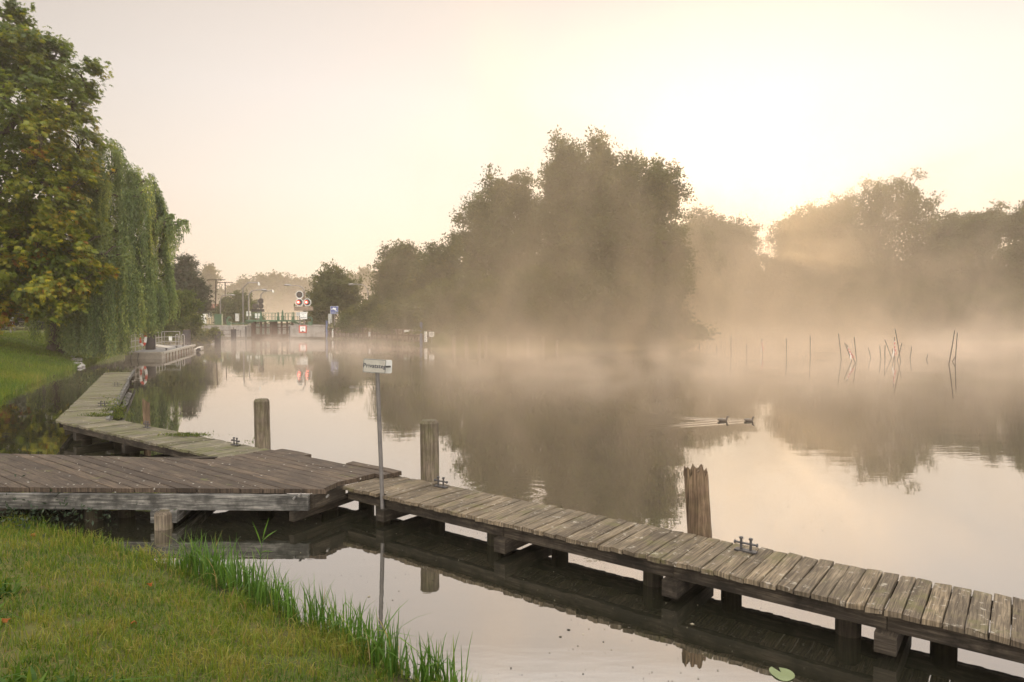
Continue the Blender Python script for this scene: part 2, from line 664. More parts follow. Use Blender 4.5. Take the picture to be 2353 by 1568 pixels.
# brightness added to the unseen sky behind the viewer, to light what faces it
back = wt.math('MULTIPLY', wt.math('MAXIMUM', wt.math('MULTIPLY', sep.outputs[1], -1.0), 0.0), 2.1)
tot = wt.math('ADD', far.outputs[0], back)
vs_ = wt.n('ShaderNodeVectorMath', operation='SCALE')
wt.l(veil, vs_.inputs[0])
wt.l(tot, vs_.inputs['Scale'])
glare = wt.n('ShaderNodeVectorMath', operation='SCALE')
glare.inputs[0].default_value = (1.0, .88, .66)
wt.l(wt.math('MULTIPLY', wt.math('POWER', wt.math('MAXIMUM', dot.outputs['Value'], 0.0), 40.0), .26), glare.inputs['Scale'])
veil2 = wt.mix(1.0, vs_.outputs[0], glare.outputs[0], 'ADD')
bg1 = wt.n('ShaderNodeBackground')
wt.l(sky.outputs[0], bg1.inputs[0])
bg1.inputs[1].default_value = .05
bg2 = wt.n('ShaderNodeBackground')
wt.l(veil2, bg2.inputs[0])
bg2.inputs[1].default_value = 2.0
sh = wt.n('ShaderNodeMixShader')
sh.inputs[0].default_value = .91
wt.l(bg1.outputs[0], sh.inputs[1])
wt.l(bg2.outputs[0], sh.inputs[2])
wo = wt.n('ShaderNodeOutputWorld')
wt.l(sh.outputs[0], wo.inputs['Surface'])

SC.view_settings.view_transform = 'Standard'
SC.view_settings.look = 'None'
SC.view_settings.exposure = 0.13
SC.view_settings.gamma = 1.0
SC.cycles.max_bounces = 8
SC.cycles.volume_bounces = 1
SC.cycles.transparent_max_bounces = 8
SC.cycles.volume_step_rate = 1.0
SC.cycles.volume_max_steps = 128

# ------------------------------------------------------------------ terrain
WATER = [(60, -40), (8.5, -2), (-.04, 4.35), (-.76, 4.87), (-2.29, 6.15), (-3.6, 7.1), (-4.7, 7.7), (-5.5, 8.15), (-6.5, 8.75), (-7.6, 9.9), (-8.9, 11.4),
         (-12, 14.5), (-15.2, 20), (-16.5, 22), (-19, 27), (-21.4, 33), (-22.6, 35.5), (-24, 39), (-26.2, 43), (-29, 50), (-31.5, 60),
         (-35, 72), (-40, 85.4), (-33.4, 85.4), (-33.4, 150), (-27.4, 150), (-27.4, 85.4), (-23.3, 85.4), (-7.7, 63.3), (-5, 57.5), (2.5, 56.5), (10, 58), (16.5, 61), (19, 70),
         (27, 92), (35, 116), (43, 137), (56, 142), (61, 118), (63, 95), (61, 75), (62, 55), (68, 30), (80, -10), (80, -40)]
_wp = np.array(WATER, dtype=float)
_wa, _wb = _wp, np.roll(_wp, -1, axis=0)


def shore_dist(x, y):
    """distance to the water's edge, positive on land"""
    x = np.asarray(x, dtype=float)
    y = np.asarray(y, dtype=float)
    best = np.full(x.shape, 1e9)
    inside = np.zeros(x.shape, dtype=bool)
    for (ax, ay), (bx, by) in zip(_wa, _wb):
        dx, dy = bx - ax, by - ay
        t = np.clip(((x - ax) * dx + (y - ay) * dy) / (dx * dx + dy * dy), 0, 1)
        best = np.minimum(best, (x - ax - t * dx) ** 2 + (y - ay - t * dy) ** 2)
        cond = (ay > y) != (by > y)
        with np.errstate(divide='ignore', invalid='ignore'):
            xi = ax + (y - ay) * dx / (dy if dy != 0 else 1e-9)
        inside ^= cond & (x < xi)
    d = np.sqrt(best)
    return np.where(inside, -d, d)


# height of the land and the width of its slope, by region
_KEY = np.array([(0, 2, 1.02, 3.3), (-4, 6, .74, 3.3), (4, 0, 1.02, 3.3), (-9, 9, .30, 3.4), (-14, 14, .9, 4.0), (-20, 25, 1.4, 5.5), (-28, 36, 1.45, 6.0), (-36, 50, 1.45, 6.0),
                 (-34, 62, 1.2, 3.0), (-38, 74, 1.4, 2.0), (-42, 90, 1.5, .5), (-30, 90, 1.5, .45), (-20, 90, 1.5, .45), (-12, 80, 1.25, .5), (-6, 66, 1.2, .6), (0, 64, 1.1, 3.0), (12, 66, 1.1, 3.0),
                 (28, 110, 1.2, 3.0), (50, 150, 1.6, 6.0), (75, 100, 1.6, 6.0), (80, 40, 1.5, 6.0), (-60, 40, 1.5, 6.0), (0, -30, 1.1, 3.3), (0, 160, 1.5, 2.0), (-80, 140, 1.5, 2.0)], dtype=float)


def ground_z(x, y):
    x = np.asarray(x, dtype=float)
    y = np.asarray(y, dtype=float)
    s = shore_dist(x, y)
    H = np.zeros(x.shape)
    Wd = np.zeros(x.shape)
    tot = np.zeros(x.shape)
    for kx, ky, h, w in _KEY:
        q = 1.0 / (((x - kx) ** 2 + (y - ky) ** 2) + 2.0) ** 1.5
        H += q * h
        Wd += q * w
        tot += q
    H /= tot
    Wd /= tot
    r = np.clip(s / Wd, 0, 1)
    land = H * (r * (1.12 - .12 * r))
    und = np.maximum(-1.3, s * 1.4 * .33)
    z = np.where(s > 0, land, und)
    bumps = .035 * np.sin(x * 1.7 + 1.3 * np.sin(y * .9)) * np.sin(y * 1.35 + .8) + .02 * np.sin(x * 4.1 + y * 3.3)
    z = z + bumps * np.clip(s / 1.2, 0, 1)
    # kept low beneath the access pier
    n = x * .602 + y * .799
    pier = (x > -9.6) & (x < -2) & (y > 8.45) & (y < 11)
    z = np.where(pier, np.minimum(z, .22), z)
    return z


def gz(x, y):
    return float(ground_z(np.array([x]), np.array([y]))[0])


def axis_pts(n, c, half, a):
    t = np.linspace(-1, 1, n)
    k = math.asinh(half / a)
    return c + a * np.sinh(k * t)


gx = axis_pts(520, -3.0, 300, 4.0)
gy = axis_pts(520, 7.0, 300, 5.0)
GX, GY = np.meshgrid(gx, gy)
GZ = ground_z(GX.ravel(), GY.ravel())
V = np.stack([GX.ravel(), GY.ravel(), GZ], 1)
ii = np.arange(519)[:, None] * 520 + np.arange(519)[None]
Q = np.stack([ii, ii + 1, ii + 521, ii + 520], -1).reshape(-1, 4)
m, t = mk('soil_grass')
p = t.pos()
n1 = t.noise(p, 1.1, 6, .65)
n2 = t.noise(p, 14, 6, .7)
c = t.mix(t.ramp(n1, [(.35, 0), (.65, 1)]), (.055, .075, .020), (.11, .105, .032))
c = t.mix(t.ramp(n2, [(.45, .0), (.72, .8)]), c, (.075, .052, .03))
sx = t.n('ShaderNodeSeparateXYZ')
t.l(p, sx.inputs[0])
c = t.mix(t.ramp(sx.outputs[2], [(0.0, 1), (.07, 0)]), c, (.03, .026, .018))
t.out(t.pbsdf(c, .95, .1, t.bump(n2, .6, .03)))
g_ob = link_mesh('ground', idx_mesh('ground', V, Q, smooth=True), m)
tag(g_ob, 'grassy river banks and land round the water', kind='structure')

# ------------------------------------------------------------------ water
m, t = mk('river_water')
p = t.pos()
fr = t.n('ShaderNodeFresnel', i_IOR=1.33)
fac = t.math('ADD', t.math('MULTIPLY', fr.outputs[0], .55), .45, True)
r1 = t.noise(t.mapping(p, (.55, 1.6, 1)), .9, 3, .5)
r2 = t.noise(t.mapping(p, (1.2, 3.2, 1)), 2.2, 2, .5)
patch = t.ramp(t.noise(t.mapping(p, (.5, 1, 1), (3, 1, 0)), .16, 3, .5), [(.42, .12), (.62, 1)])
h = t.math('MULTIPLY', t.math('ADD', t.math('MULTIPLY', r1, 1.0), t.math('MULTIPLY', r2, .30)), patch)


def wake(x0, y0, spread, lam, amp, mx):
    """bow waves behind a bird swimming towards +x from (x0, y0)"""
    sp = t.n('ShaderNodeSeparateXYZ')
    t.l(p, sp.inputs[0])
    dx = t.math('SUBTRACT', x0, sp.outputs[0])
    dy = t.math('ABSOLUTE', t.math('SUBTRACT', sp.outputs[1], y0))
    s = t.math('SUBTRACT', dy, t.math('MULTIPLY', dx, spread))
    band = t.math('MULTIPLY', s, s)
    env = t.math('EXPONENT', t.math('MULTIPLY', band, -9.0))
    ph = t.math('SINE', t.math('MULTIPLY', s, 6.283 / lam))
    inx = t.math('MULTIPLY', t.math('MULTIPLY', t.math('GREATER_THAN', dx, -.1), t.math('LESS_THAN', dx, mx)), amp)
    return t.math('MULTIPLY', t.math('MULTIPLY', env, ph), inx)


DUCKS = [P(1661, 968), P(1721, 968)]
for q in DUCKS:
    h = t.math('ADD', h, wake(q.x, q.y, .42, .30, .45, 2.2))


def rings(q, lam, amp, r0, r1_):
    v = t.n('ShaderNodeVectorMath', operation='DISTANCE')
    t.l(p, v.inputs[0])
    v.inputs[1].default_value = q
    d = t.math('ADD', v.outputs['Value'], t.math('MULTIPLY', t.noise(p, 1.4, 3, .6), lam * 1.3))
    w = t.math('SINE', t.math('MULTIPLY', d, 6.283 / lam))
    mr = t.n('ShaderNodeMapRange', interpolation_type='SMOOTHSTEP')
    t.l(d, mr.inputs[0])
    mr.inputs[1].default_value = r0
    mr.inputs[2].default_value = r1_
    mr.inputs[3].default_value = 1
    mr.inputs[4].default_value = 0
    return t.math('MULTIPLY', t.math('MULTIPLY', w, amp), mr.outputs[0])


h = t.math('ADD', h, rings(P(930, 845), .62, .45, .5, 9.0))
h = t.math('ADD', h, rings(P(1210, 1135), .25, .14, .0, 2.2))
bmp = t.bump(h, .22, .018)
gl = t.n('ShaderNodeBsdfGlossy')
gl.inputs['Color'].default_value = (.97, .96, .95, 1)
gl.inputs['Roughness'].default_value = .018
t.l(bmp, gl.inputs['Normal'])
di = t.n('ShaderNodeBsdfDiffuse')
di.inputs['Color'].default_value = (.016, .016, .010, 1)
mx = t.n('ShaderNodeMixShader')
t.l(fac, mx.inputs[0])
t.l(di.outputs[0], mx.inputs[1])
t.l(gl.outputs[0], mx.inputs[2])
t.out(mx.outputs[0])
b = MB()
xs = np.linspace(-120, 120, 25)
b.add([(-120, -60, 0), (120, -60, 0), (120, 200, 0), (-120, 200, 0)], [(0, 1, 2, 3)])
w_ob = b.build('water', m)
tag(w_ob, 'calm river water mirroring the pale sky and trees', kind='structure')

# ------------------------------------------------------------------ gravel path on the left bank
b = MB()
pts = [(-70, 66), (-58, 57), (-47, 51), (-40, 48.5), (-36.5, 51), (-40, 62), (-52, 80)]
N = 40
import bisect


def along(pts, n):
    pts = [Vector((*q, 0)) for q in pts]
    ls = [0]
    for a, c_ in zip(pts, pts[1:]):
        ls.append(ls[-1] + (c_ - a).length)
    out = []
    for i in range(n):
        s = ls[-1] * i / (n - 1)
        k = min(max(bisect.bisect_right(ls, s) - 1, 0), len(pts) - 2)
        out.append(pts[k].lerp(pts[k + 1], (s - ls[k]) / max(1e-9, ls[k + 1] - ls[k])))
    return out


cl = along([(-80, 58), (-55, 50.5), (-44, 49), (-38, 52), (-39, 64), (-46, 82)], N)
vs, fs = [], []
for i, q in enumerate(cl):
    d = (cl[min(i + 1, N - 1)] - cl[max(i - 1, 0)]).normalized()
    s = Vector((-d.y, d.x, 0))
    for k in range(5):
        w = q + s * (k / 4 - .5) * 4.2
        vs.append((w.x, w.y, gz(w.x, w.y) + .03))
for i in range(N - 1):
    for k in range(4):
        fs.append((i * 5 + k, i * 5 + k + 1, i * 5 + k + 6, i * 5 + k + 5))
b.add(vs, fs)
mp = m_plain('gravel', (.22, .195, .185), .95, .1, 0, .2, 3, .4)
tag(b.build('path', mp), 'grey gravel path on the left bank', kind='structure')

# ------------------------------------------------------------------ haze and mist
m, t = mk('haze_air')
v = t.n('ShaderNodeVolumePrincipled')
v.inputs['Color'].default_value = (1.0, .86, .74, 1)
v.inputs['Density'].default_value = HAZE_DENSITY = .0013
v.inputs['Anisotropy'].default_value = .68
t.out(None, v.outputs[0])
b = MB()
b.abox((-305, -295, -3), (300, 308, 34))
hz = b.build('haze', m)
tag(hz, kind='stuff')


def mist(lo, hi, dens, hscale, nscale, thr, col, seed, stretch=(1, 1, 1.6), aniso=.35, edge=8.0, base=0.0, left=None, near=None, wid=.16, step=1.0):
    m, t = mk('mist_air')
    p = t.pos()
    n = t.noise(t.mapping(p, tuple(nscale * q for q in stretch), (seed, seed * .7, 0)), 1.0, 6, .62, .9)
    n = t.ramp(n, [(thr, base), (thr + wid, 1)])
    sp = t.n('ShaderNodeSeparateXYZ')
    t.l(p, sp.inputs[0])
    fall = t.math('EXPONENT', t.math('MULTIPLY', sp.outputs[2], -1.0 / hscale))
    d = t.math('MULTIPLY', t.math('MULTIPLY', n, fall), dens)
    # fades out towards the sides of its box
    for ax, a0, a1 in ((0, lo[0], hi[0]), (1, lo[1], hi[1])):
        mr = t.n('ShaderNodeMapRange', interpolation_type='SMOOTHSTEP')
        t.l(sp.outputs[ax], mr.inputs[0])
        mr.inputs[1].default_value = a0
        mr.inputs[2].default_value = a0 + (left if left and ax == 0 else near if near and ax == 1 else edge)
        d = t.math('MULTIPLY', d, mr.outputs[0])
        mr = t.n('ShaderNodeMapRange', interpolation_type='SMOOTHSTEP')
        t.l(sp.outputs[ax], mr.inputs[0])
        mr.inputs[1].default_value = a1 - edge
        mr.inputs[2].default_value = a1
        mr.inputs[3].default_value = 1
        mr.inputs[4].default_value = 0
        d = t.math('MULTIPLY', d, mr.outputs[0])
    v = t.n('ShaderNodeVolumePrincipled')
    v.inputs['Color'].default_value = (*col, 1)
    v.inputs['Anisotropy'].default_value = aniso
    t.l(d, v.inputs['Density'])
    t.out(None, v.outputs[0])
    m.cycles.volume_step_rate = step
    b = MB()
    b.abox(lo, hi)
    o = b.build('mist', m)
    tag(o, kind='stuff')
    return o


GOLD = (1.0, .80, .58)
mist((-26, 17, .012), (66, 82, 6.0), .085, 1.0, .22, .46, (1.0, .82, .66), 3.0, (1, .6, 1.1), left=30, near=16)
mist((-44, 46, .015), (-4, 84.3, 3.0), .065, .55, .20, .44, (1.0, .84, .72), 14.0, (1, .6, 1.2), edge=5.0, left=8)
mist((-13, 34, .02), (28, 66, 26.0), .050, 12.0, .12, .44, GOLD, 2.0, (1.0, .7, .8), .6, 9.0, .22, left=13)
mist((-12, 47, .02), (30, 56, 20.0), .16, 6.5, .20, .50, GOLD, 17.0, (1.0, .9, .55), .6, 4.0, 0.0, wid=.12, step=.9)
mist((-4, 50, .02), (76, 150, 28.0), .030, 12.0, .085, .45, GOLD, 9.0, (1.1, .5, .8), .66, 12.0, .10)
mist((18, 78, .02), (66, 92, 28.0), .11, 9.0, .13, .49, GOLD, 51.0, (1.0, .9, .6), .66, 5.0, 0.0, wid=.12, step=.9)
mist((-10, 40, .02), (62, 52, 16.0), .10, 4.5, .23, .50, (1.0, .82, .65), 21.0, (1.0, .9, .6), .6, 4.5, 0.0, left=14, wid=.12, step=.9)
mist((-6, 24, .015), (46, 35, 7.0), .085, 1.7, .42, .50, (1.0, .84, .70), 33.0, (1.0, .9, .7), .5, 4.5, 0.0, left=10, wid=.13)
mist((-75, 112, .03), (6, 195, 14.0), .045, 4.2, .08, .36, (1.0, .85, .74), 5.0, (1, .8, 1.2), .35, 5.0, .15)
# ------------------------------------------------------------------ boardwalks and pier
ZB, TB = .39, .042          # deck height and board thickness of the long boardwalk
N0, N1 = 5.76, 6.63


def pile(mb, x, y, z0, z1, r, lean=(0, 0), sides=20, rings=9, rough=.06, top=None, bottom_r=1.0):
    """a weathered round timber with grooves; TOP: function(angle) -> extra height at the rim"""
    ph = [random.uniform(0, 6.28) for _ in range(4)]
    vs, fs = [], []
    for i in range(rings + 1):
        f = i / rings
        z = z0 + (z1 - z0) * f
        for k in range(sides):
            a = 2 * math.pi * k / sides
            g = rough * (.5 * math.sin(3 * a + ph[0] + f) + .3 * math.sin(7 * a + ph[1]) + .35 * math.sin(11 * a + ph[2] + f * .6))
            rr = r * (bottom_r + (1 - bottom_r) * f) * (1 + g + random.uniform(-.015, .015))
            zz = z
            if i == rings and top is not None:
                zz = z + top(a)
            vs.append((x + lean[0] * f + rr * math.cos(a), y + lean[1] * f + rr * math.sin(a), zz))
    for i in range(rings):
        for k in range(sides):
            k2 = (k + 1) % sides
            fs.append((i * sides + k, i * sides + k2, (i + 1) * sides + k2, (i + 1) * sides + k))
    # chamfer ring and slightly hollow top
    b0 = rings * sides
    n0 = len(vs)
    for k in range(sides):
        a = 2 * math.pi * k / sides
        px, py, pz = vs[b0 + k]
        cx_, cy_ = x + lean[0], y + lean[1]
        drop = .035 * r / .12 if top is None else -.0
        vs.append((cx_ + (px - cx_) * .80, cy_ + (py - cy_) * .80, pz + drop if top is None else pz - .03))
    for k in range(sides):
        k2 = (k + 1) % sides
        fs.append((b0 + k, b0 + k2, n0 + k2, n0 + k))
    c = len(vs)
    vs.append((x + lean[0], y + lean[1], z1 + (.02 if top is None else -.05)))
    for k in range(sides):
        fs.append((n0 + k, n0 + (k + 1) % sides, c))
    mb.add(vs, fs)


def support(parent, u, nn0, nn1, ztop, shift=.32, matp='pile_dark'):
    """a trestle: two piles and a cap beam that sticks out on the near side"""
    b = MB()
    b.bar(UN(u, nn0 - .015, ztop - .075), UN(u, nn1 + .02, ztop - .075), .15, .15)
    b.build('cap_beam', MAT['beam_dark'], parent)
    for du, n in ((-shift, nn0 + .33), (shift, nn1 - .17)):
        b = MB()
        q = UN(u + du, n)
        pile(b, q.x, q.y, -1.4, ztop - .002, .095)
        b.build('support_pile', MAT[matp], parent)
        b = MB()
    return


def ucoord(x, y, z):
    q = P(x, y, z)
    return q.x * UD.x + q.y * UD.y


# ---- long boardwalk running to the lower right
base = UN(-1, 6.2)
dB = thing('boardwalk', 'narrow grey plank boardwalk running to the lower right corner', 'boardwalk', base, 0, 'mooring boardwalks')
b = MB()
u = -7.12
pole_u = ucoord(870, 1139, ZB)
while u < 6.0:
    w = .120 + random.uniform(-.008, .008)
    uc = u + w / 2
    a0 = N0 + random.uniform(-.007, .007)
    if abs(uc - pole_u) < .075:
        a0 = N0 + .085
    b.plank(UN(uc, a0, ZB + random.uniform(-.004, .004)), UN(uc, N1 + random.uniform(-.010, .010), ZB + random.uniform(-.004, .004)), w, TB, jit=.006)
    u += w + random.uniform(.005, .014)
b.build('deck', MAT['planks_grey'], dB)
us = [ucoord(865, 1140, ZB), ucoord(1150, 1200, ZB), ucoord(1540, 1290, ZB), ucoord(2035, 1405, ZB), 1.6, 4.0]
for n_, w_ in ((N0 + .10, .07), (N1 - .08, .07)):
    seg = [-7.1] + us + [6.0]
    b = MB()
    for a_, c_ in zip(seg, seg[1:]):
        b.bar(UN(a_ + .003, n_, ZB - TB - .070), UN(c_ - .003, n_, ZB - TB - .070), w_, .138)
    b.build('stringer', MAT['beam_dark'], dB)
for k, uu in enumerate(us):
    support(dB, uu, N0, N1, ZB - TB - .141)

# ---- continuation of it behind the pier
dC = thing('boardwalk', 'mossy plank boardwalk between the brown pier and the bend', 'boardwalk', UN(-13, 6.2), 0, 'mooring boardwalks')
b = MB()
u = -16.55
while u < -10.1:
    w = .128 + random.uniform(-.006, .006)
    uc = u + w / 2
    n1 = min(N1, N0 + max(.02, (uc + 16.62) * .80))
    if n1 - N0 > .06:
        b.plank(UN(uc, N0 + random.uniform(-.012, .012), ZB + random.uniform(-.004, .004)), UN(uc, n1 + random.uniform(-.015, .015), ZB), w, TB, jit=.006)
    u += w + random.uniform(.008, .015)
b.build('deck', MAT['planks_moss'], dC)
for n_ in (N0 + .06, N1 - .08):
    b = MB()
    for a_, c_ in ((-16.3, -14.2), (-14.2, -12.1), (-12.1, -10.1)):
        b.bar(UN(a_ + .003, n_, ZB - TB - .062), UN(c_ - .003, n_, ZB - TB - .062), .07, .12)
    b.build('stringer', MAT['beam_dark'], dC)
for uu in (-15.6, -13.4, -11.2):
    support(dC, uu, N0, N1, ZB - TB - .124)

# ---- boardwalk from the bend towards the willow
VD = Vector((-.457, .889, 0)).normalized()
WD = Vector((.889, .457, 0)).normalized()


def VW(v, w, z=0):
    q = VD * v + WD * w
    return Vector((q.x, q.y, z))


dD = thing('boardwalk', 'mossy boardwalk beyond the bend, with a sagging edge beam', 'boardwalk', VW(24, -1.6), 0, 'mooring boardwalks')
b = MB()
v = 16.95
while v < 31.7:
    w = .13 + random.uniform(-.006, .006)
    vc = v + w / 2
    w0 = -2.04 if vc > 17.42 else -1.14 - max(.05, (vc - 16.85)) / .57 * .9
    tilt = -.05 * max(0, min(1, (vc - 18) / 3)) * 0
    b.plank(VW(vc, w0 + random.uniform(-.015, .015), ZB), VW(vc, -1.11 + random.uniform(-.02, .02), ZB + tilt), w, TB, jit=.006)
    v += w + random.uniform(.008, .016)
b.build('deck', MAT['planks_moss'], dD)
b = MB()
b.bar(VW(17.5, -1.95, ZB - .105), VW(31.6, -1.95, ZB - .105), .07, .12)
b.build('stringer', MAT['beam_dark'], dD)
b = MB()
b.bar(VW(17.2, -1.07, ZB - .06), VW(26.4, -1.02, ZB - .02), .075, .16)
b.bar(VW(26.5, -1.04, ZB + .06), VW(31.8, -1.0, ZB + .03), .06, .12)
b.build('edge_beam', MAT['beam_grey'], dD)
for vv in (19.5, 22.4, 25.4, 28.4, 31.2):
    b = MB()
    b.bar(VW(vv, -2.1, ZB - .23), VW(vv, -1.0, ZB - .23), .13, .13)
    b.build('cap_beam', MAT['beam_dark'], dD)
    for ww in (-1.85, -1.18):
        b = MB()
        q = VW(vv + .12, ww)
        pile(b, q.x, q.y, -1.2, ZB - .17, .10)
        b.build('support_pile', MAT['pile_dark'], dD)

lb = thing('loose_board', 'loose pale board leaning into the water beside the mossy boardwalk', 'board', P(290, 920))
b = MB()
b.bar(P(282, 938, -.02), P(297, 903, .12), .16, .035, up=(.5, -.4, .75))
b.build('board', MAT['beam_grey'], lb)

# ---- brown access pier
ZA, TA = .45, .058


def u_near(n):
    return -7.02 + (n - 5.35) * 1.383 if n < 5.35 else -7.02 - min(.35, n - 5.35) * .36


def u_far(n):
    return -9.80 + (n - 5.52) * 1.74 if n < 5.52 else -9.86 + (n - 5.52) * .05


pA = thing('access_pier', 'broad dark brown plank pier crossing the foreground from the left bank', 'pier', (-5.2, 9.4, 0))
b = MB()
n = 1.45
while n < 6.60:
    w = .148 + random.uniform(-.008, .008)
    nc = n + w / 2
    ue, usx = u_near(nc), u_far(nc)
    ue += random.uniform(-.012, .012)
    z = ZA + random.uniform(-.002, .002)
    if nc > 6.46:
        b.plank(UN(-9.72, nc, z), UN(-8.95, nc, z), w, TA, jit=.005)
        b.plank(UN(-7.95, nc, z + .012), UN(-6.93, nc, z + .012), w, TA, jit=.005)
    elif nc > 6.30:
        b.plank(UN(usx, nc, z), UN(-6.97, nc, z), w, TA, jit=.005, segs=8)
    else:
        ue = min(ue, -7.13) if nc > 5.70 else ue
        b.plank(UN(usx + random.uniform(-.012, .012), nc, z), UN(ue, nc, z), w, TA, jit=.003, segs=8, ska=1.74 if nc < 5.5 else .05, skb=1.383 if nc < 5.35 else (-.36 if nc < 5.7 else 0))
    n += w + random.uniform(.006, .012)
b.build('deck', MAT['planks_brown'], pA)
# front beam under the near edge, with a kinked end piece
e0, e1 = P(735, 1128, ZA), P(-320, 1122.5, ZA)
e1 = Vector((-9.4, 8.56, ZA))
kink = P(708, 1129, ZA)
b = MB()
up = Vector((0, .02, -TA - .095))
b.bar(e1 + up, kink + up + Vector((0, .02, 0)), .09, .185)
b.build('front_beam', MAT['beam_grey'], pA)
b = MB()
b.bar(kink + up + Vector((.02, .03, .01)), UN(-7.16, 5.80, ZA - TA - .085), .085, .165)
b.build('end_beam', MAT['beam_dark'], pA)
# far stringer and the cross joists whose square ends show under the front beam
b = MB()
b.bar(Vector((-9.4, 10.55, ZA - TA - .08)), P(500, 1062, ZA - TA - .08), .09, .16)
b.build('stringer', MAT['beam_dark'], pA)
b = MB()
b.bar(UN(-9.7, 6.5, ZA - TA - .08), UN(-7.3, 6.5, ZA - TA - .08), .09, .16)
b.build('stringer', MAT['beam_dark'], pA)
zj = ZA - TA - .19 - .06
for px, w in ((34, .13), (388, .10), (428, .09), (690, .08)):
    q = P(px, 1170, zj)
    far = Vector((q.x - .3, min(q.y + 2.1, 10.9), zj)) if px < 600 else UN(-7.4, 6.4, zj)
    b = MB()
    d = (far - Vector((q.x, 8.40, zj))).normalized()
    b.bar(Vector((q.x, 8.34, zj)), far, w, .15 if px < 600 else .11)
    b.build('joist', MAT['beam_grey'] if 300 < px < 600 else MAT['beam_dark'], pA)
for px, py, r, mt in ((376, 1214, .105, 'pile_grey'), (217, 1196, .11, 'pile_dark'), (292, 1186, .10, 'pile_dark'), (15, 1200, .12, 'pile_dark')):
    q = P(px, py, 0)
    b = MB()
    pile(b, q.x, q.y, -1.3, ZA - TA - .21, r)
    b.build('support_pile', MAT[mt], pA)
for u_, n_ in ((-7.5, 5.85), (-7.45, 6.45), (-9.5, 6.35), (-8.6, 5.6)):
    q = UN(u_, n_)
    b = MB()
    pile(b, q.x, q.y, -1.3, ZA - TA - .16, .11)
    b.build('support_pile', MAT['pile_dark'], pA)
# bolt heads on the front beam
for px, py in ((688, 1138), (676, 1145), (727, 1140), (752, 1141)):
    q = PD(px, py, 8.36 if px < 708 else 8.55)
    b = MB()
    b.cyl(q + Vector((0, -.03, 0)), q + Vector((0, .05, 0)), .013, 8)
    b.build('bolt_head', MAT['galv'], pA)

# ---- mooring posts on the far side of the boardwalks
def mooring_post(label, top_px, base_px, width_px, nline, mat, topf=None, rough=.06, group='timber mooring posts'):
    top = PN(*top_px, nline)
    bs = PN(*base_px, nline)
    r = width_px / 2 / F * top.length
    # lean: extend the axis from the deck level down to the river bed
    ax = (top - bs)
    k = (bs.z + 1.4) / ax.z
    foot = bs - ax * k
    o = thing('mooring_post', label, 'post', (foot.x, foot.y, 0), 0, group)
    b = MB()
    pile(b, foot.x, foot.y, -1.4, top.z, r, (top.x - foot.x, top.y - foot.y), 40, 22, rough, topf)
    b.build('post', MAT[mat], o, smooth=False)
    return o


mooring_post('tall round grey mooring post behind the bollard cleat, right of the sign pole', (986, 972), (988, 1110), 42, 6.79, 'pile_grey', rough=.035)
mooring_post('flat-topped grey mooring post where brown pier and mossy boardwalk meet', (601, 922), (604, 1035), 32, 6.80, 'pile_grey', rough=.03)


def jag(a):
    return .018 * math.sin(4 * a + .7) + random.choice((-.05, -.01, 0, .015, .03, .05)) + random.uniform(-.015, .015) - .03


mooring_post('thick rotten mooring post with a jagged broken top', (1599, 1075), (1609, 1243), 51, 6.82, 'pile_rotten', jag, .10)


def jag2(a):
    return .06 * math.cos(a * 1.0 + 2.6) + random.uniform(-.015, .02)


mooring_post('thin splintered brown post stub beside the mossy boardwalk', (335, 922), (337, 985), 13, 6.74, 'pile_rotten', jag2, .10)

# ---- bollard cleats (double cross) on the boards
def cleat_mesh(parent):
    b = MB()
    b.abox((-.10, -.035, 0), (.10, .035, .012))
    b.build('base_plate', MAT['iron'], parent, local=True)
    b = MB()
    for x in (-.045, .045):
        b.tube([(x, 0, .01), (x, 0, .11), (x, 0, .114), (x, 0, .128), (x, 0, .132)], [.0125, .0115, .019, .019, .013], 10)
    b.build('upright', MAT['iron'], parent, local=True, smooth=False)
    b = MB()
    b.tube([(-.112, 0, .074), (-.110, 0, .074), (-.098, 0, .074), (-.094, 0, .074), (.094, 0, .074), (.098, 0, .074), (.110, 0, .074), (.112, 0, .074)],
           [.012, .018, .018, .0105, .0105, .018, .018, .012], 10)
    b.build('crossbar', MAT['iron'], parent, local=True)


cl_labels = ['iron double-cross bollard cleat next to the jagged post', 'iron double-cross bollard cleat at the foot of the tall post right of the sign pole',
             'iron double-cross bollard cleat on the moss boards, left of the flat-topped post', 'iron double-cross bollard cleat in front of the thin splintered stub']
ang = math.atan2(UD.y, UD.x)
proto = None
for lab, (px, py) in zip(cl_labels, ((1714, 1267), (1013, 1119), (541, 1023), (337, 983))):
    q = PN(px, py, 6.50)
    q = P(px, py, ZB + .004)
    if proto is None:
        proto = thing('bollard_cleat', lab, 'cleat', q, ang, 'bollard cleats on the boardwalks')
        cleat_mesh(proto)
    else:
        dup(proto, None, q, ang, lab)
angD = math.atan2(VD.y, VD.x)
for lab, (px, py) in zip(('small iron cleat near the bend of the mossy boardwalk', 'small iron cleat further along the mossy boardwalk'), ((236, 934), (267, 888))):
    dup(proto, None, P(px, py, ZB + .004), angD + 1.2, lab)

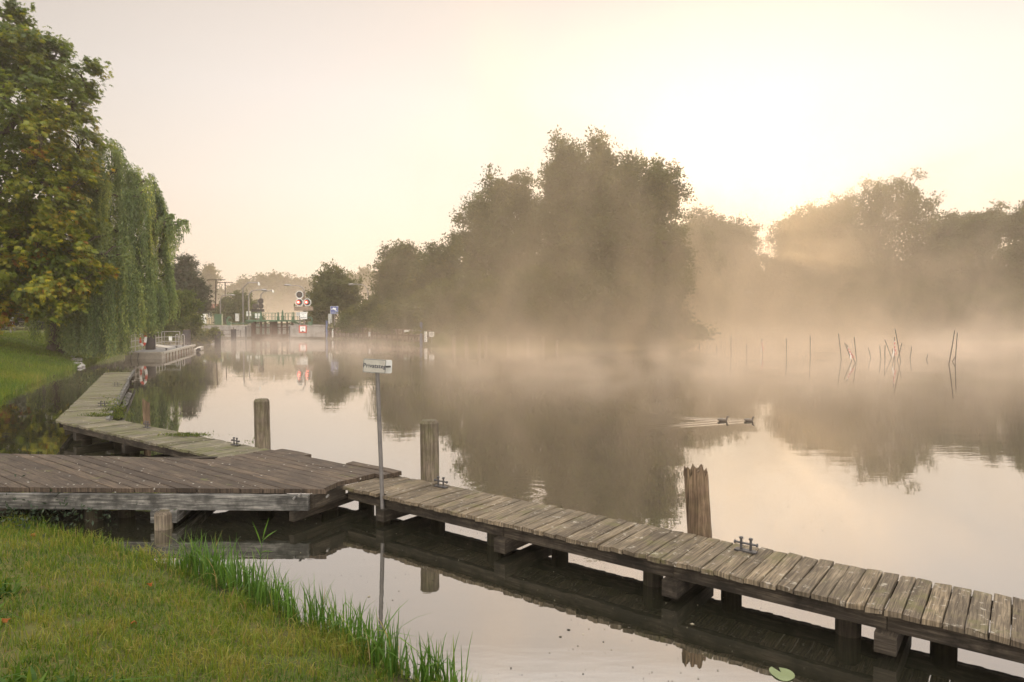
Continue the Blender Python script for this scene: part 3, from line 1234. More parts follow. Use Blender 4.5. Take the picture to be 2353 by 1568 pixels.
# ---- private jetty sign on its pole
q = P(870, 1139, ZB)
q = UN(ucoord(870, 1139, ZB), N0 + .030)
topz = PN(866, 828, N0 + .03).z
lean = PN(866, 828, N0 + .03) - Vector((q.x, q.y, topz))
sg = thing('jetty_sign', 'grey pole with a small rectangular sign lettered Privatsteg', 'sign', (q.x, q.y, 0))
b = MB()
b.cyl((q.x, q.y, .16), (q.x + lean.x, q.y + lean.y, topz - .015), .0265, 16)
b.build('pole', MAT['pole_grey'], sg, smooth=False)
b = MB()
yq = PN(868, 905, N0 + .03)
for k in range(1):
    vs, fs = [], []
    for i in range(8):
        a = -1.45 + i * .14
        for z in (-.035, .035):
            vs.append((yq.x + .0275 * math.cos(a), yq.y + .0275 * math.sin(a), yq.z + z))
    fs = [(2 * i, 2 * i + 2, 2 * i + 3, 2 * i + 1) for i in range(7)]
    b.add(vs, fs)
b.build('yellow_sticker', MAT['yellow'], sg)


def rounded(w, h, r, n=4):
    pts = []
    for cx_, cy_, a0 in ((w / 2 - r, h / 2 - r, 0), (-w / 2 + r, h / 2 - r, 90), (-w / 2 + r, -h / 2 + r, 180), (w / 2 - r, -h / 2 + r, 270)):
        for i in range(n + 1):
            a = math.radians(a0 + 90 * i / n)
            pts.append((cx_ + r * math.cos(a), cy_ + r * math.sin(a)))
    return pts


def plate(parent, name, c, xd, ud, w, h, r, th, mat, face=None):
    """rounded plate; face = (name, material, inset) adds a thin inlay on the front (facing xd x ud)"""
    xd, ud = Vector(xd).normalized(), Vector(ud).normalized()
    nn = xd.cross(ud).normalized()
    b = MB()
    b.prism([Vector(c) + xd * x + ud * y - nn * th for x, y in rounded(w, h, r)], nn * th)
    return b.build(name, mat, parent), nn


ctr = PD(860.5, 841.5, q.y + lean.y - .050)
xd = Vector((1, .20, -.085)).normalized()
ud = Vector((.085, 0, 1)).normalized()
ud = (ud - xd * ud.dot(xd)).normalized()
sw = 49.5 / F * ctr.length
shh = 30.5 / F * ctr.length
pl, nn = plate(sg, 'sign_plate', ctr, xd, ud, sw, shh, .018, .022, MAT['sign_white'])
b = MB()
ro, ri = rounded(sw * .975, shh * .955, .016), rounded(sw * .945, shh * .905, .013)
vs = [ctr + xd * x + ud * y + nn * .0012 for x, y in ro] + [ctr + xd * x + ud * y + nn * .0012 for x, y in ri]
k_ = len(ro)
b.add(vs, [(i, (i + 1) % k_, k_ + (i + 1) % k_, k_ + i) for i in range(k_)])
br = b.build('border', MAT['ink'], sg)
br.parent = pl
lt = lettering('Privatsteg', shh * .43, ctr + nn * .0015, xd, ud, MAT['ink'], sg, .95, bold=.012)
lt.parent = pl
b = MB()
c2 = ctr + Vector((sw * .21, .115, -shh * .085))
plate(sg, 'rear_plate', c2, (1, .20, -.03), (.03, 0, 1), sw * .97, shh * .98, .018, .006, MAT['sign_back'])
b.bar(ctr + Vector((sw * .40, .03, -.012)), c2 + Vector((sw * .42, -.006, 0)), .022, .024)
b.build('bracket', MAT['iron'], sg)
# ------------------------------------------------------------------ trees
def unit(rng, n):
    v = rng.normal(size=(n, 3))
    return v / np.linalg.norm(v, axis=1, keepdims=True)


def limb_mesh(base, fork, centres, r0, rng, sides=6, wig=.06):
    """trunk from BASE through FORK, limbs growing to every cluster centre (pipe model radii)"""
    nodes = [np.array(base, float)]
    par = [-1]
    NT_ = 6
    for i in range(1, NT_ + 1):
        f = i / NT_
        nodes.append(np.array(base) * (1 - f) + np.array(fork) * f + rng.normal(size=3) * np.array([1, 1, 0]) * .02 * np.linalg.norm(np.array(fork) - base) * (i < NT_))
        par.append(i - 1)
    order = np.argsort(np.linalg.norm(centres - np.array(fork), axis=1))
    for ci in order:
        c = centres[ci]
        A = np.array(nodes)
        d = np.linalg.norm(A - c, axis=1)
        pen = d * (1 + .9 * np.clip((A[:, 2] - c[2]) / (d + 1e-6), 0, 1)) + .10 * np.linalg.norm(A - np.array(fork), axis=1)
        pen[:3] += 1e3
        j = int(np.argmin(pen))
        a = nodes[j]
        k = max(2, min(4, int(d[j] / .8) + 1))
        prev = j
        for s in range(1, k + 1):
            f = s / k
            q = a * (1 - f) + c * f
            q = q + rng.normal(size=3) * wig * d[j] * (f < 1)
            q[2] += .10 * d[j] * math.sin(math.pi * f)
            nodes.append(q)
            par.append(prev)
            prev = len(nodes) - 1
    n = len(nodes)
    cnt = np.zeros(n)
    leafs = np.ones(n, bool)
    for p_ in par:
        if p_ >= 0:
            leafs[p_] = False
    cnt[leafs] = 1
    for i in range(n - 1, 0, -1):
        cnt[par[i]] += cnt[i]
    tot = cnt[0]
    rad = r0 * np.maximum((cnt / tot) ** .5, .045)
    for i in range(NT_ + 1):
        rad[i] = max(rad[i], r0 * (1.25 - .45 * i / NT_) if i else r0 * 1.45)
    V, Q = [], []
    A = np.array(nodes)
    for i in range(1, n):
        p0, p1 = A[par[i]], A[i]
        dd = p1 - p0
        ln = np.linalg.norm(dd)
        if ln < 1e-4:
            continue
        dd /= ln
        ref = np.array([1., 0, 0]) if abs(dd[0]) < .8 else np.array([0, 1., 0])
        e1 = np.cross(dd, ref)
        e1 /= np.linalg.norm(e1)
        e2 = np.cross(dd, e1)
        ra = min(rad[par[i]], rad[i] * 1.35)
        b0 = len(V)
        for pp, rr in ((p0, ra), (p1, rad[i])):
            for k in range(sides):
                an = 2 * math.pi * k / sides
                V.append(pp + (e1 * math.cos(an) + e2 * math.sin(an)) * rr)
        for k in range(sides):
            k2 = (k + 1) % sides
            Q.append((b0 + k, b0 + k2, b0 + sides + k2, b0 + sides + k))
    return np.array(V), np.array(Q), A


def diamonds(pos, size, rng, aspect=.5, up=None, droop=0.0, out=None):
    """one four-cornered leaf for every position"""
    n = len(pos)
    t = unit(rng, n)
    if out is not None:
        t = t + out * .9
    t[:, 2] -= droop
    t /= np.linalg.norm(t, axis=1, keepdims=True)
    r = unit(rng, n)
    if up is not None:
        r = r + np.array([0, 0, up])
    b = np.cross(t, r)
    b /= np.linalg.norm(b, axis=1, keepdims=True) + 1e-9
    s = size * rng.uniform(.65, 1.3, n)[:, None]
    nrm = np.cross(t, b)
    v0 = pos
    v1 = pos + t * s * .5 + b * s * aspect * .5 + nrm * s * .08
    v2 = pos + t * s
    v3 = pos + t * s * .5 - b * s * aspect * .5 + nrm * s * .08
    return np.stack([v0, v1, v2, v3], 1).reshape(-1, 3)


def palmate(pos, size, rng, out):
    """horse chestnut leaves: seven drooping leaflets on one stalk"""
    n = len(pos)
    t = unit(rng, n) * .7 + out
    t[:, 2] -= .45
    t /= np.linalg.norm(t, axis=1, keepdims=True)
    r = unit(rng, n) * .55 + np.array([0, 0, 1.0]) + out * .6
    b = np.cross(t, r)
    b /= np.linalg.norm(b, axis=1, keepdims=True) + 1e-9
    nrm = np.cross(b, t)
    s = size * rng.uniform(.75, 1.25, n)
    quads = []
    for a, f in ((-1.45, .62), (-.8, .86), (-.27, 1.0), (.27, 1.0), (.8, .86), (1.45, .62)):
        a = a + rng.normal(size=n) * .06
        d = t * np.cos(a)[:, None] + b * np.sin(a)[:, None]
        sd = -t * np.sin(a)[:, None] + b * np.cos(a)[:, None]
        ln = (s * f)[:, None]
        m_ = pos + d * ln * .6 + nrm * ln * .02
        tip = pos + d * ln * .98 - nrm * ln * .26
        quads.append(np.stack([pos, m_ + sd * ln * .155, tip, m_ - sd * ln * .155], 1))
    return np.stack(quads, 1).reshape(-1, 3), 6


def ell_world(e, d):
    cx, cy, rx, ry = e[:4]
    off = e[4] if len(e) > 4 else 0.0
    dd = d + off
    c = PD(cx, cy, dd)
    return np.array(c), np.array([rx * dd / F, (rx * .9) * dd / F, ry * dd / F])


def tree(name, label, cat, d, ells, base, n_cl=150, per=90, leaf=.24, mat='leaf_far', trunk=.25, group=None, aspect=.5, crad=None, droop=.2, tint=(.45, .2), flat=.7,
         kind='diamond', surf=.55, fork=.35, seed=None, trunk_mat='bark', depth=1.0, inner=.0, fill=.6):
    rng = np.random.default_rng(seed if seed is not None else abs(hash(label)) % 99991 if False else sum(ord(q) * (i + 3) for i, q in enumerate(label)))
    bx = PD(base, 700, d)
    gzz = gz(bx.x, d)
    root = thing(name, label, cat, (bx.x, d, gzz), 0, group)
    E = [ell_world(e, d) for e in ells]
    for _, r in E:
        r[1] *= depth
    wts = np.array([(r[0] * r[2]) for _, r in E])
    wts /= wts.sum()
    idx = rng.choice(len(E), n_cl, p=wts)
    dirs = unit(rng, n_cl)
    rr = surf + (1 - surf) * rng.uniform(0, 1, n_cl) ** .6
    ph_ = rng.uniform(0, 6.28, 4)
    rr = rr * (1 + .16 * np.sin(dirs[:, 0] * 5 + ph_[0] + idx) * np.sin(dirs[:, 2] * 6 + ph_[1]) + .10 * np.sin(dirs[:, 0] * 11 + dirs[:, 1] * 9 + ph_[2])) * .94
    C = np.array([E[i][0] + dirs[k] * E[i][1] * rr[k] for k, i in enumerate(idx)])
    C[:, 2] = np.maximum(C[:, 2], gzz + .25)
    top = max(c[2] + r[2] for c, r in E)
    cm = np.average([c for c, _ in E], axis=0, weights=wts)
    fk = np.array([bx.x * .6 + cm[0] * .4, d * .6 + cm[1] * .4, gzz + (top - gzz) * fork])
    b0 = np.array([bx.x, d, gzz - .25])
    V, Q, A = limb_mesh(b0, fk, C, trunk, rng)
    off = np.array([bx.x, d, gzz])
    link_mesh('trunk', idx_mesh('trunk', V - off, Q, smooth=True), MAT[trunk_mat], root)
    if crad is None:
        crad = .9 * (np.mean([r.prod() for _, r in E]) / n_cl * len(E)) ** (1 / 3) * 1.25
    k = rng.poisson(per * 1.25, n_cl)
    ci = np.repeat(np.arange(n_cl), k)
    # leaves sit along short twigs that spray out of the end of every limb
    ntw = 8
    cm_ = np.array([E[i][0] for i in idx])
    o_ = C - cm_
    o_ /= np.linalg.norm(o_, axis=1, keepdims=True) + 1e-9
    tw = unit(rng, n_cl * ntw).reshape(n_cl, ntw, 3) * .95 + o_[:, None, :] * .75 + np.array([0, 0, .28 if droop < .5 else -.25])
    tw /= np.linalg.norm(tw, axis=2, keepdims=True)
    tl_ = crad * rng.uniform(.7, 1.9, (n_cl, ntw))
    wi = rng.integers(0, ntw, len(ci))
    ff = rng.uniform(0, 1, len(ci)) ** .75
    pos = C[ci] + tw[ci, wi] * (tl_[ci, wi] * ff)[:, None] * np.array([1, 1, flat + .2]) + rng.normal(size=(len(ci), 3)) * crad * .17
    pos[:, 2] -= (.25 + (.5 if droop > .5 else 0)) * crad * ff ** 2
    cmid = np.array([E[i][0] for i in idx])[ci]
    out = pos - cmid
    out /= np.linalg.norm(out, axis=1, keepdims=True) + 1e-9
    pos[:, 2] = np.maximum(pos[:, 2], gzz + .03)
    tc = np.clip(rng.normal(tint[0], tint[1], n_cl), 0, 1)
    tl = np.clip(tc[ci] + rng.normal(size=len(ci)) * .12, 0, 1)
    if kind == 'palmate':
        # more yellow towards the lower right
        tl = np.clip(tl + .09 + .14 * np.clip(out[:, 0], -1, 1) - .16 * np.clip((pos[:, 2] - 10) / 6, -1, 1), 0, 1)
        VV, q = palmate(pos, leaf, rng, out)
        at = np.repeat(tl, q * 4)
    else:
        VV = diamonds(pos, leaf, rng, aspect, .6, droop, out * .5)
        at = np.repeat(tl, 4)
    # inner foliage that closes the crown
    ni = int(n_cl * per * fill)
    ei = rng.choice(len(E), ni, p=wts)
    u_ = unit(rng, ni) * (rng.uniform(0, 1, ni) ** .4 * .70)[:, None]
    pin = np.array([E[i][0] for i in ei]) + u_ * np.array([E[i][1] for i in ei])
    pin[:, 2] = np.maximum(pin[:, 2], gzz + .05)
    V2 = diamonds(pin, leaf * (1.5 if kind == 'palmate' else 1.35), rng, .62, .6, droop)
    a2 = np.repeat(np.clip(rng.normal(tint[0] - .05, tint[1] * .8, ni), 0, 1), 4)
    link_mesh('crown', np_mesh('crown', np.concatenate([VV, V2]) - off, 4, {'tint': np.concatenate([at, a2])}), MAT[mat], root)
    return root


# ---- left bank
tree('chestnut_tree', 'tall horse chestnut with yellowing green leaves at the left edge', 'tree', 36,
     [(-70, 300, 250, 290), (60, 430, 130, 200), (100, 600, 112, 95), (110, 200, 95, 92), (100, 690, 62, 45), (-10, 600, 110, 115), (40, 110, 90, 85), (165, 620, 55, 55), (-30, 690, 70, 40)],
     -30, 560, 66, .205, 'leaf_chestnut', .38, crad=.62, fill=.22, tint=(.42, .11), kind='palmate', surf=.72, fork=.3, seed=5, flat=.6)


def willow(label, d, base_x, domes, nstr, seed, ground):
    """weeping willow: limbs arch out of the trunk and carry curtains of hanging twigs"""
    rng = np.random.default_rng(seed)
    bx = PD(base_x, 700, d)
    zg = gz(bx.x, d)
    root = thing('weeping_willow', label, 'tree', (bx.x, d, zg))
    off = np.array([bx.x, d, zg])
    tops, out_l, len_l, tb_l = [], [], [], []
    cl = []
    for (cx, cy, rx, ry, wgt, lmin, lmax, doff) in domes:
        c, r = ell_world((cx, cy, rx, ry, doff), d)
        n = int(nstr * wgt)
        u_ = unit(rng, n)
        u_[:, 2] = np.abs(u_[:, 2])
        rr = rng.uniform(.62, 1.0, n) ** .5
        # bunch the strands on twigs
        nb = max(6, n // 18)
        ub = unit(rng, nb)
        ub[:, 2] = np.abs(ub[:, 2]) * .95
        bi = rng.integers(0, nb, n)
        u2 = ub[bi] + rng.normal(size=(n, 3)) * .07
        u2 /= np.linalg.norm(u2, axis=1, keepdims=True)
        p = c + u2 * r * rr[:, None]
        tops.append(p)
        o = u2.copy()
        o[:, 2] = 0
        o /= np.linalg.norm(o, axis=1, keepdims=True) + 1e-9
        out_l.append(o)
        bl = rng.uniform(lmin, lmax, nb)
        tb_l.append(rng.normal(.42, .20, nb)[bi])
        len_l.append(bl[bi] * rng.uniform(.6, 1.1, n))
        for k in range(0, nb, 1):
            cl.append(c + ub[k] * r * .9)
    T = np.concatenate(tops)
    O = np.concatenate(out_l)
    Ln = np.concatenate(len_l)
    fk = np.array([bx.x + .6, d, zg + 4.2])
    V, Q, A = limb_mesh(np.array([bx.x, d, zg - .3]), fk, np.array(cl), .42, rng)
    link_mesh('trunk', idx_mesh('trunk', V - off, Q, smooth=True), MAT['bark'], root)
    zfloor = ground_z(T[:, 0], T[:, 1])
    zfloor = np.where(T[:, 0] > -.57 * T[:, 1], np.maximum(zfloor, 1.55 + .5 * np.sin(T[:, 0] * 3.0)), zfloor)
    Ln = np.minimum(Ln, np.maximum(.5, T[:, 2] - np.maximum(zfloor, 0) - rng.uniform(.02, .5, len(T))))
    step = .085
    K = np.maximum(4, (Ln / step).astype(int))
    si = np.repeat(np.arange(len(T)), K)
    j = np.concatenate([np.arange(k) for k in K])
    s = j * step
    arc = 1 - np.exp(-s / .5)
    wob = rng.normal(size=(len(T), 2)) * .10
    pos = T[si] + O[si] * (arc * .42)[:, None]
    pos[:, 0] += wob[si, 0] * np.sin(s * 1.3 + si)
    pos[:, 1] += wob[si, 1] * np.sin(s * 1.1 + si * 2.0)
    pos[:, 2] += .30 * np.sin(np.minimum(s / .55, 1) * math.pi) * .6 - np.maximum(0, s - .30)
    n = len(pos)
    t_ = unit(rng, n) * .8
    t_[:, 2] -= .95
    t_ /= np.linalg.norm(t_, axis=1, keepdims=True)
    b_ = np.cross(t_, unit(rng, n))
    b_ /= np.linalg.norm(b_, axis=1, keepdims=True) + 1e-9
    sz = (.17 * rng.uniform(.7, 1.25, n))[:, None]
    wv = .17
    VV = np.stack([pos, pos + t_ * sz * .45 + b_ * sz * wv, pos + t_ * sz, pos + t_ * sz * .45 - b_ * sz * wv], 1).reshape(-1, 3)
    tt = np.clip((np.concatenate(tb_l) + rng.normal(size=len(T)) * .06)[si] + rng.normal(size=n) * .1 + .12 * np.clip(O[si, 0], 0, 1) * (s / 4), 0, 1)
    # thin twigs
    keep = np.arange(len(T))[::2]
    tv = []
    for k_ in keep:
        pass
    link_mesh('crown', np_mesh('crown', VV - off, 4, {'tint': np.repeat(tt, 4)}), MAT['leaf_willow'], root)
    return root


willow('weeping willow with long hanging green curtains at the water\'s edge', 40.5, 124,
       [(235, 430, 68, 112, .13, 2.5, 5, .5), (180, 560, 85, 150, .13, 3, 6, 1.0), (285, 470, 75, 90, .14, 2.5, 5, 0), (330, 500, 38, 108, .07, 2, 4, .6), (345, 640, 38, 110, .08, 2, 4.6, .2),
        (398, 520, 26, 22, .025, .7, 1.9, .0), (375, 545, 34, 40, .04, 1, 2.5, .3), (250, 640, 95, 130, .14, 5, 8, -1.0), (120, 690, 52, 70, .06, 3, 6, .5), (300, 690, 65, 80, .09, 4, 7, -.8),
        (185, 700, 60, 70, .07, 4, 7, -.6), (240, 720, 80, 60, .09, 4, 7, -1.2), (335, 700, 28, 60, .045, 3, 6, -.5)],
       4300, 21, .1)
for lab, es, bx_, d_ in (('dark bushy tree behind the rail fence at the left edge', [(-60, 690, 90, 60), (-20, 650, 60, 50), (20, 710, 40, 40)], -40, 68),
                         ('dark bushy tree behind the fence, beneath the chestnut crown', [(80, 700, 60, 50), (60, 650, 50, 50), (120, 720, 40, 30)], 85, 72),
                         ('dark bushy tree behind the weeping willow', [(190, 690, 70, 60), (250, 660, 60, 60), (220, 730, 60, 26)], 215, 70),
                         ('dark tree behind the right side of the willow', [(320, 680, 50, 60), (350, 720, 40, 36), (300, 720, 50, 30)], 325, 66),
                         ('dark bushy tree outside the left edge behind the chestnut', [(-190, 660, 90, 90), (-130, 700, 70, 50)], -170, 66)):
    tree('garden_tree', lab, 'tree', d_, es, bx_, 90, 100, .3, 'leaf_dark', .2, 'dark garden trees on the left bank', crad=.9, fork=.25, surf=.4, tint=(.5, .2))

# ---- behind and round the lock
tree('pine_tree', 'dark rounded pine right of the willow', 'tree', 92,
     [(425, 640, 38, 40), (415, 690, 50, 45), (455, 670, 25, 35), (405, 740, 40, 40), (425, 610, 18, 20), (462, 700, 18, 20)], 425, 150, 100, .36, 'leaf_dark', .3, crad=.85, aspect=.28, flat=.55, fork=.5)
tree('shrub_tree', 'olive bushy shrub tree under the pine by the water', 'tree', 62,
     [(385, 700, 28, 45), (425, 715, 34, 48), (400, 750, 45, 30), (440, 745, 22, 30)], 405, 120, 110, .2, 'leaf_shrub', .14, crad=.5, tint=(.5, .2))
tree('shrub', 'low green shrub on the bank left of the dark dolphins', 'shrub', 66,
     [(462, 775, 28, 14), (490, 768, 18, 10), (440, 772, 20, 14)], 462, 50, 110, .16, 'leaf_shrub', .06, crad=.32, tint=(.55, .2), fork=.2)
tree('poplar_tree', 'slim twin-topped misty poplar right of the pine', 'tree', 190,
     [(476, 640, 11, 26), (486, 635, 8, 22), (480, 670, 14, 26)], 481, 60, 90, .6, 'leaf_far', .3, crad=1.2, fork=.3)
tree('round_bush', 'large round bush behind the green lock cabinet', 'bush', 118,
     [(548, 705, 30, 30), (525, 720, 24, 30), (575, 715, 22, 28), (550, 735, 42, 20)], 548, 90, 120, .34, 'leaf_shrub', .15, crad=.85, tint=(.35, .15), fork=.2)
for lab, es, bx_ in (
        ('misty broad tree far behind the left lock gate', [(570, 668, 30, 20), (555, 680, 25, 20)], 565),
        ('misty tall round tree far behind the lock signals', [(620, 660, 30, 28), (640, 655, 20, 25), (610, 680, 35, 25)], 625),
        ('misty domed tree far behind the right signal mast', [(685, 672, 32, 30), (665, 668, 22, 26), (690, 695, 30, 20)], 680),
        ('misty low tree far behind the power poles', [(520, 690, 30, 16), (500, 694, 22, 14)], 515),
        ('misty far tree behind the blue camera sign', [(830, 650, 28, 24), (805, 655, 24, 20), (850, 660, 20, 22)], 828)):
    tree('far_tree', lab, 'tree', 210, es, bx_, 70, 110, .75, 'leaf_far', .35, 'trees far behind the lock', crad=1.7, fork=.3, tint=(.4, .12))
tree('walnut_tree', 'spreading tree between the red signals and the blue camera sign', 'tree', 98,
     [(755, 640, 34, 28), (765, 680, 46, 36), (735, 690, 30, 40), (790, 660, 32, 30), (740, 730, 30, 22), (800, 700, 26, 36)], 763, 150, 90, .34, 'leaf_far', .22, crad=.95, tint=(.55, .2), fork=.35)

# ---- wooded point in the middle
MID = 'trees on the misty wooded point'
tree('birch_tree', 'drooping birch-like tree at the left end of the wooded point', 'tree', 78,
     [(920, 590, 42, 38), (895, 630, 34, 40), (945, 640, 40, 50), (905, 680, 40, 40)], 915, 150, 95, .28, 'leaf_far', .2, MID, crad=.9, droop=.6)
tree('leafy_tree', 'mid-height leafy tree right of the drooping birch', 'tree', 74,
     [(1005, 610, 40, 42), (980, 660, 40, 45), (1035, 640, 34, 60), (1050, 570, 20, 30)], 1010, 150, 95, .28, 'leaf_far', .2, MID, crad=.85)
tree('leafy_tree', 'twin-topped tree left of the tallest tree on the wooded point', 'tree', 68,
     [(1150, 450, 42, 58), (1197, 462, 32, 55), (1105, 500, 42, 62), (1140, 560, 75, 75), (1215, 530, 45, 60), (1090, 590, 35, 50), (1180, 640, 80, 70)], 1155, 260, 100, .27, 'leaf_far', .3, MID, crad=.95)
tree('leafy_tree', 'tall tree with open feathery left crown at the top of the wooded point', 'tree', 66,
     [(1300, 375, 38, 55), (1275, 430, 36, 55), (1320, 450, 50, 80), (1290, 530, 60, 80), (1280, 620, 70, 70)], 1300, 250, 95, .27, 'leaf_far', .3, MID, crad=.85)
tree('leafy_tree', 'tallest dense dark tree in the middle of the wooded point', 'tree', 64,
     [(1380, 365, 34, 42), (1385, 440, 62, 75), (1420, 480, 50, 80), (1375, 560, 85, 90), (1400, 660, 95, 80), (1440, 420, 30, 50)], 1390, 300, 110, .27, 'leaf_far', .34, MID, crad=.95)
tree('leafy_tree', 'round open tree at the right of the wooded point leaning over the water', 'tree', 62,
     [(1505, 420, 48, 48), (1535, 455, 36, 45), (1480, 480, 50, 70), (1500, 560, 75, 85), (1520, 640, 62, 70), (1530, 720, 48, 45), (1605, 768, 36, 14), (1575, 755, 40, 22)], 1540, 260, 90, .26, 'leaf_far', .28, MID, crad=.85)
SH = 'shrubs along the foot of the wooded point'
for lab, es, bx_, d_ in (
        ('greyish willow shrub behind the sheet pile wall near the blue camera sign', [(830, 735, 42, 22), (870, 720, 36, 30), (800, 745, 26, 16)], 835, 77),
        ('feathery willow shrub behind the middle of the sheet pile wall', [(915, 725, 46, 34), (955, 735, 40, 30), (890, 745, 30, 18)], 920, 70),
        ('dense dark shrub behind the right end of the sheet pile wall', [(1010, 710, 48, 50), (1050, 690, 50, 60), (1000, 760, 46, 22)], 1020, 65),
        ('dense shrub above the timber piles on the point', [(1110, 700, 60, 60), (1140, 740, 60, 45), (1080, 760, 40, 28)], 1115, 60),
        ('broad grey-green shrub in the centre of the point', [(1215, 690, 70, 65), (1240, 740, 70, 48), (1190, 765, 50, 26)], 1220, 59.5),
        ('dark shrub hanging over the water below the tallest tree', [(1340, 690, 70, 70), (1370, 750, 70, 40), (1310, 765, 50, 26)], 1345, 59.5),
        ('low dark shrub at the right tip of the wooded point', [(1450, 690, 70, 70), (1470, 750, 60, 40), (1510, 765, 44, 22)], 1460, 60)):
    tree('waterside_shrub', lab, 'shrub', d_, es, bx_, 150, 100, .24, 'leaf_far', .12, SH, crad=.8, fork=.15, tint=(.5, .2), inner=.3, surf=.35)

# ---- far right bank
RB = 'trees on the far right bank'
RT = [
    ('leafy_tree', 'hazy mid-distance tree stepping down behind the right edge of the wooded point', 106, [(1590, 575, 42, 60), (1622, 620, 38, 60), (1580, 680, 60, 70), (1650, 700, 30, 40)], 1600),
    ('leafy_tree', 'hazy tree on the far bank just right of the wooded point', 150, [(1610, 530, 45, 40), (1640, 560, 55, 55), (1620, 650, 70, 80)], 1620),
    ('leafy_tree', 'hazy low-topped tree left of the gap where the sun glows', 152, [(1695, 545, 42, 38), (1668, 580, 45, 55), (1712, 610, 40, 60), (1690, 690, 70, 60)], 1695),
    ('leafy_tree', 'hazy tree right of the gap where the sun glows', 146, [(1818, 545, 40, 42), (1855, 530, 50, 50), (1812, 620, 42, 65), (1830, 690, 65, 60)], 1820),
    ('leafy_tree', 'sloping-crowned tree left of the great round tree on the far bank', 138, [(1900, 510, 50, 46), (1940, 490, 40, 40), (1880, 570, 55, 70), (1930, 640, 65, 80), (1945, 560, 50, 60)], 1910),
    ('leafy_tree', 'great round-topped tree rising above the far right bank', 120, [(2010, 470, 58, 60), (2070, 450, 55, 48), (2110, 490, 52, 55), (2045, 540, 95, 80), (2130, 560, 45, 70), (2060, 650, 105, 90), (1985, 560, 50, 80)], 2060),
    ('leafy_tree', 'lower tree between the great round tree and the drooping one', 112, [(2175, 545, 42, 50), (2195, 610, 50, 65), (2160, 680, 60, 60)], 2175),
    ('drooping_tree', 'drooping willow-like tree at the upper right of the far bank', 104, [(2240, 530, 50, 46), (2280, 510, 40, 40), (2230, 600, 60, 60), (2270, 680, 70, 70)], 2250),
    ('leafy_tree', 'dark tree cut by the right edge of the picture', 96, [(2345, 520, 45, 48), (2390, 500, 60, 60), (2340, 600, 55, 70), (2370, 690, 80, 70)], 2350),
    ('leafy_tree', 'dark leafy tree beyond the right edge', 92, [(2460, 500, 70, 70), (2500, 600, 90, 90), (2440, 690, 80, 60)], 2465),
]
for nm, lab, d_, es, bx_ in RT:
    tree(nm, lab, 'tree', d_, es, bx_, 190, 105, .30 * d_ / 90, 'leaf_far', .35, RB, crad=1.15 * d_ / 100, tint=(.45, .16), droop=.9 if 'droop' in nm else .2)
US = 'undergrowth shrubs along the far right bank'
for lab, es, bx_, d_ in (
        ('pale shrub beside the small landing stage', [(1760, 700, 45, 40), (1720, 735, 50, 20)], 1750, 148),
        ('dusky shrub on the far bank below the sloping crown', [(1870, 690, 60, 50), (1840, 730, 50, 24), (1910, 730, 50, 26)], 1875, 132),
        ('broad dusky shrub below the great round tree', [(1990, 700, 65, 50), (2050, 720, 65, 40)], 2010, 113),
        ('dark shrub on the far bank under the lower tree', [(2130, 705, 60, 52), (2180, 730, 60, 36)], 2150, 104),
        ('dark shrub under the drooping tree', [(2260, 715, 65, 52), (2310, 735, 60, 40)], 2275, 94),
        ('dark shrub at the right edge of the picture near the water', [(2370, 710, 60, 62), (2430, 730, 70, 50)], 2385, 87)):
    tree('bank_shrub', lab, 'shrub', d_, es, bx_, 130, 105, .30 * d_ / 90, 'leaf_far', .14, US, crad=1.1 * d_ / 100, fork=.15, surf=.35)

# far wood closing the horizon, one mass
rng = np.random.default_rng(77)
VV, AT = [], []
for (x0, y0, x1, y1, zt, n) in ((-260, 200, -60, 255, 9, 60), (-60, 255, 120, 250, 10, 55), (20, 150, 66, 168, 17, 46), (66, 160, 92, 95, 15, 40), (92, 95, 110, 20, 14, 30), (-150, 40, -70, 190, 11, 50), (-20, 100, 40, 150, 9, 30)):
    for k in range(n):
        f = rng.uniform()
        c = np.array([x0 + (x1 - x0) * f + rng.normal() * 3, y0 + (y1 - y0) * f + rng.normal() * 4, 0])
        h_ = zt * rng.uniform(.6, 1.05)
        q = 420
        p_ = unit(rng, q) * rng.uniform(.5, 1, q)[:, None] ** .5 * np.array([4.2, 4.2, h_ * .5]) + c + np.array([0, 0, 1.2 + h_ * .5])
        VV.append(diamonds(p_, 1.25, rng, .6, .5, .2))
        AT.append(np.repeat(np.clip(rng.normal(.4, .12) + rng.normal(size=q) * .1, 0, 1), 4))
wood = link_mesh('far_wood', np_mesh('far_wood', np.concatenate(VV), 4, {'tint': np.concatenate(AT)}), MAT['leaf_far'])
tag(wood, 'misty wood closing the horizon', kind='stuff')


# ------------------------------------------------------------------ grass, reeds, weeds
def blades(x, y, h, w, tint, rng, lean=.5, z=None):
    n = len(x)
    z = ground_z(x, y) - .008 if z is None else z
    a = rng.uniform(0, 2 * math.pi, n)
    ld = rng.uniform(0, 2 * math.pi, n)
    ln = np.abs(rng.normal(size=n)) * lean * h
    b = np.stack([np.cos(a), np.sin(a), np.zeros(n)], 1) * (w * .5)[:, None]
    base = np.stack([x, y, z], 1)
    dx = np.stack([np.cos(ld), np.sin(ld), np.zeros(n)], 1)
    mid = base + dx * (ln * .35)[:, None] + np.array([0, 0, 1]) * (h * .58)[:, None]
    tip = base + dx * ln[:, None] + np.array([0, 0, 1]) * np.maximum(h - .35 * ln, .2 * h)[:, None]
    v = np.stack([base - b, base + b, mid + b * .75, mid - b * .75, mid - b * .75, mid + b * .75, tip + b * .12, tip - b * .12], 1)
    return v.reshape(-1, 3), np.repeat(tint, 8)


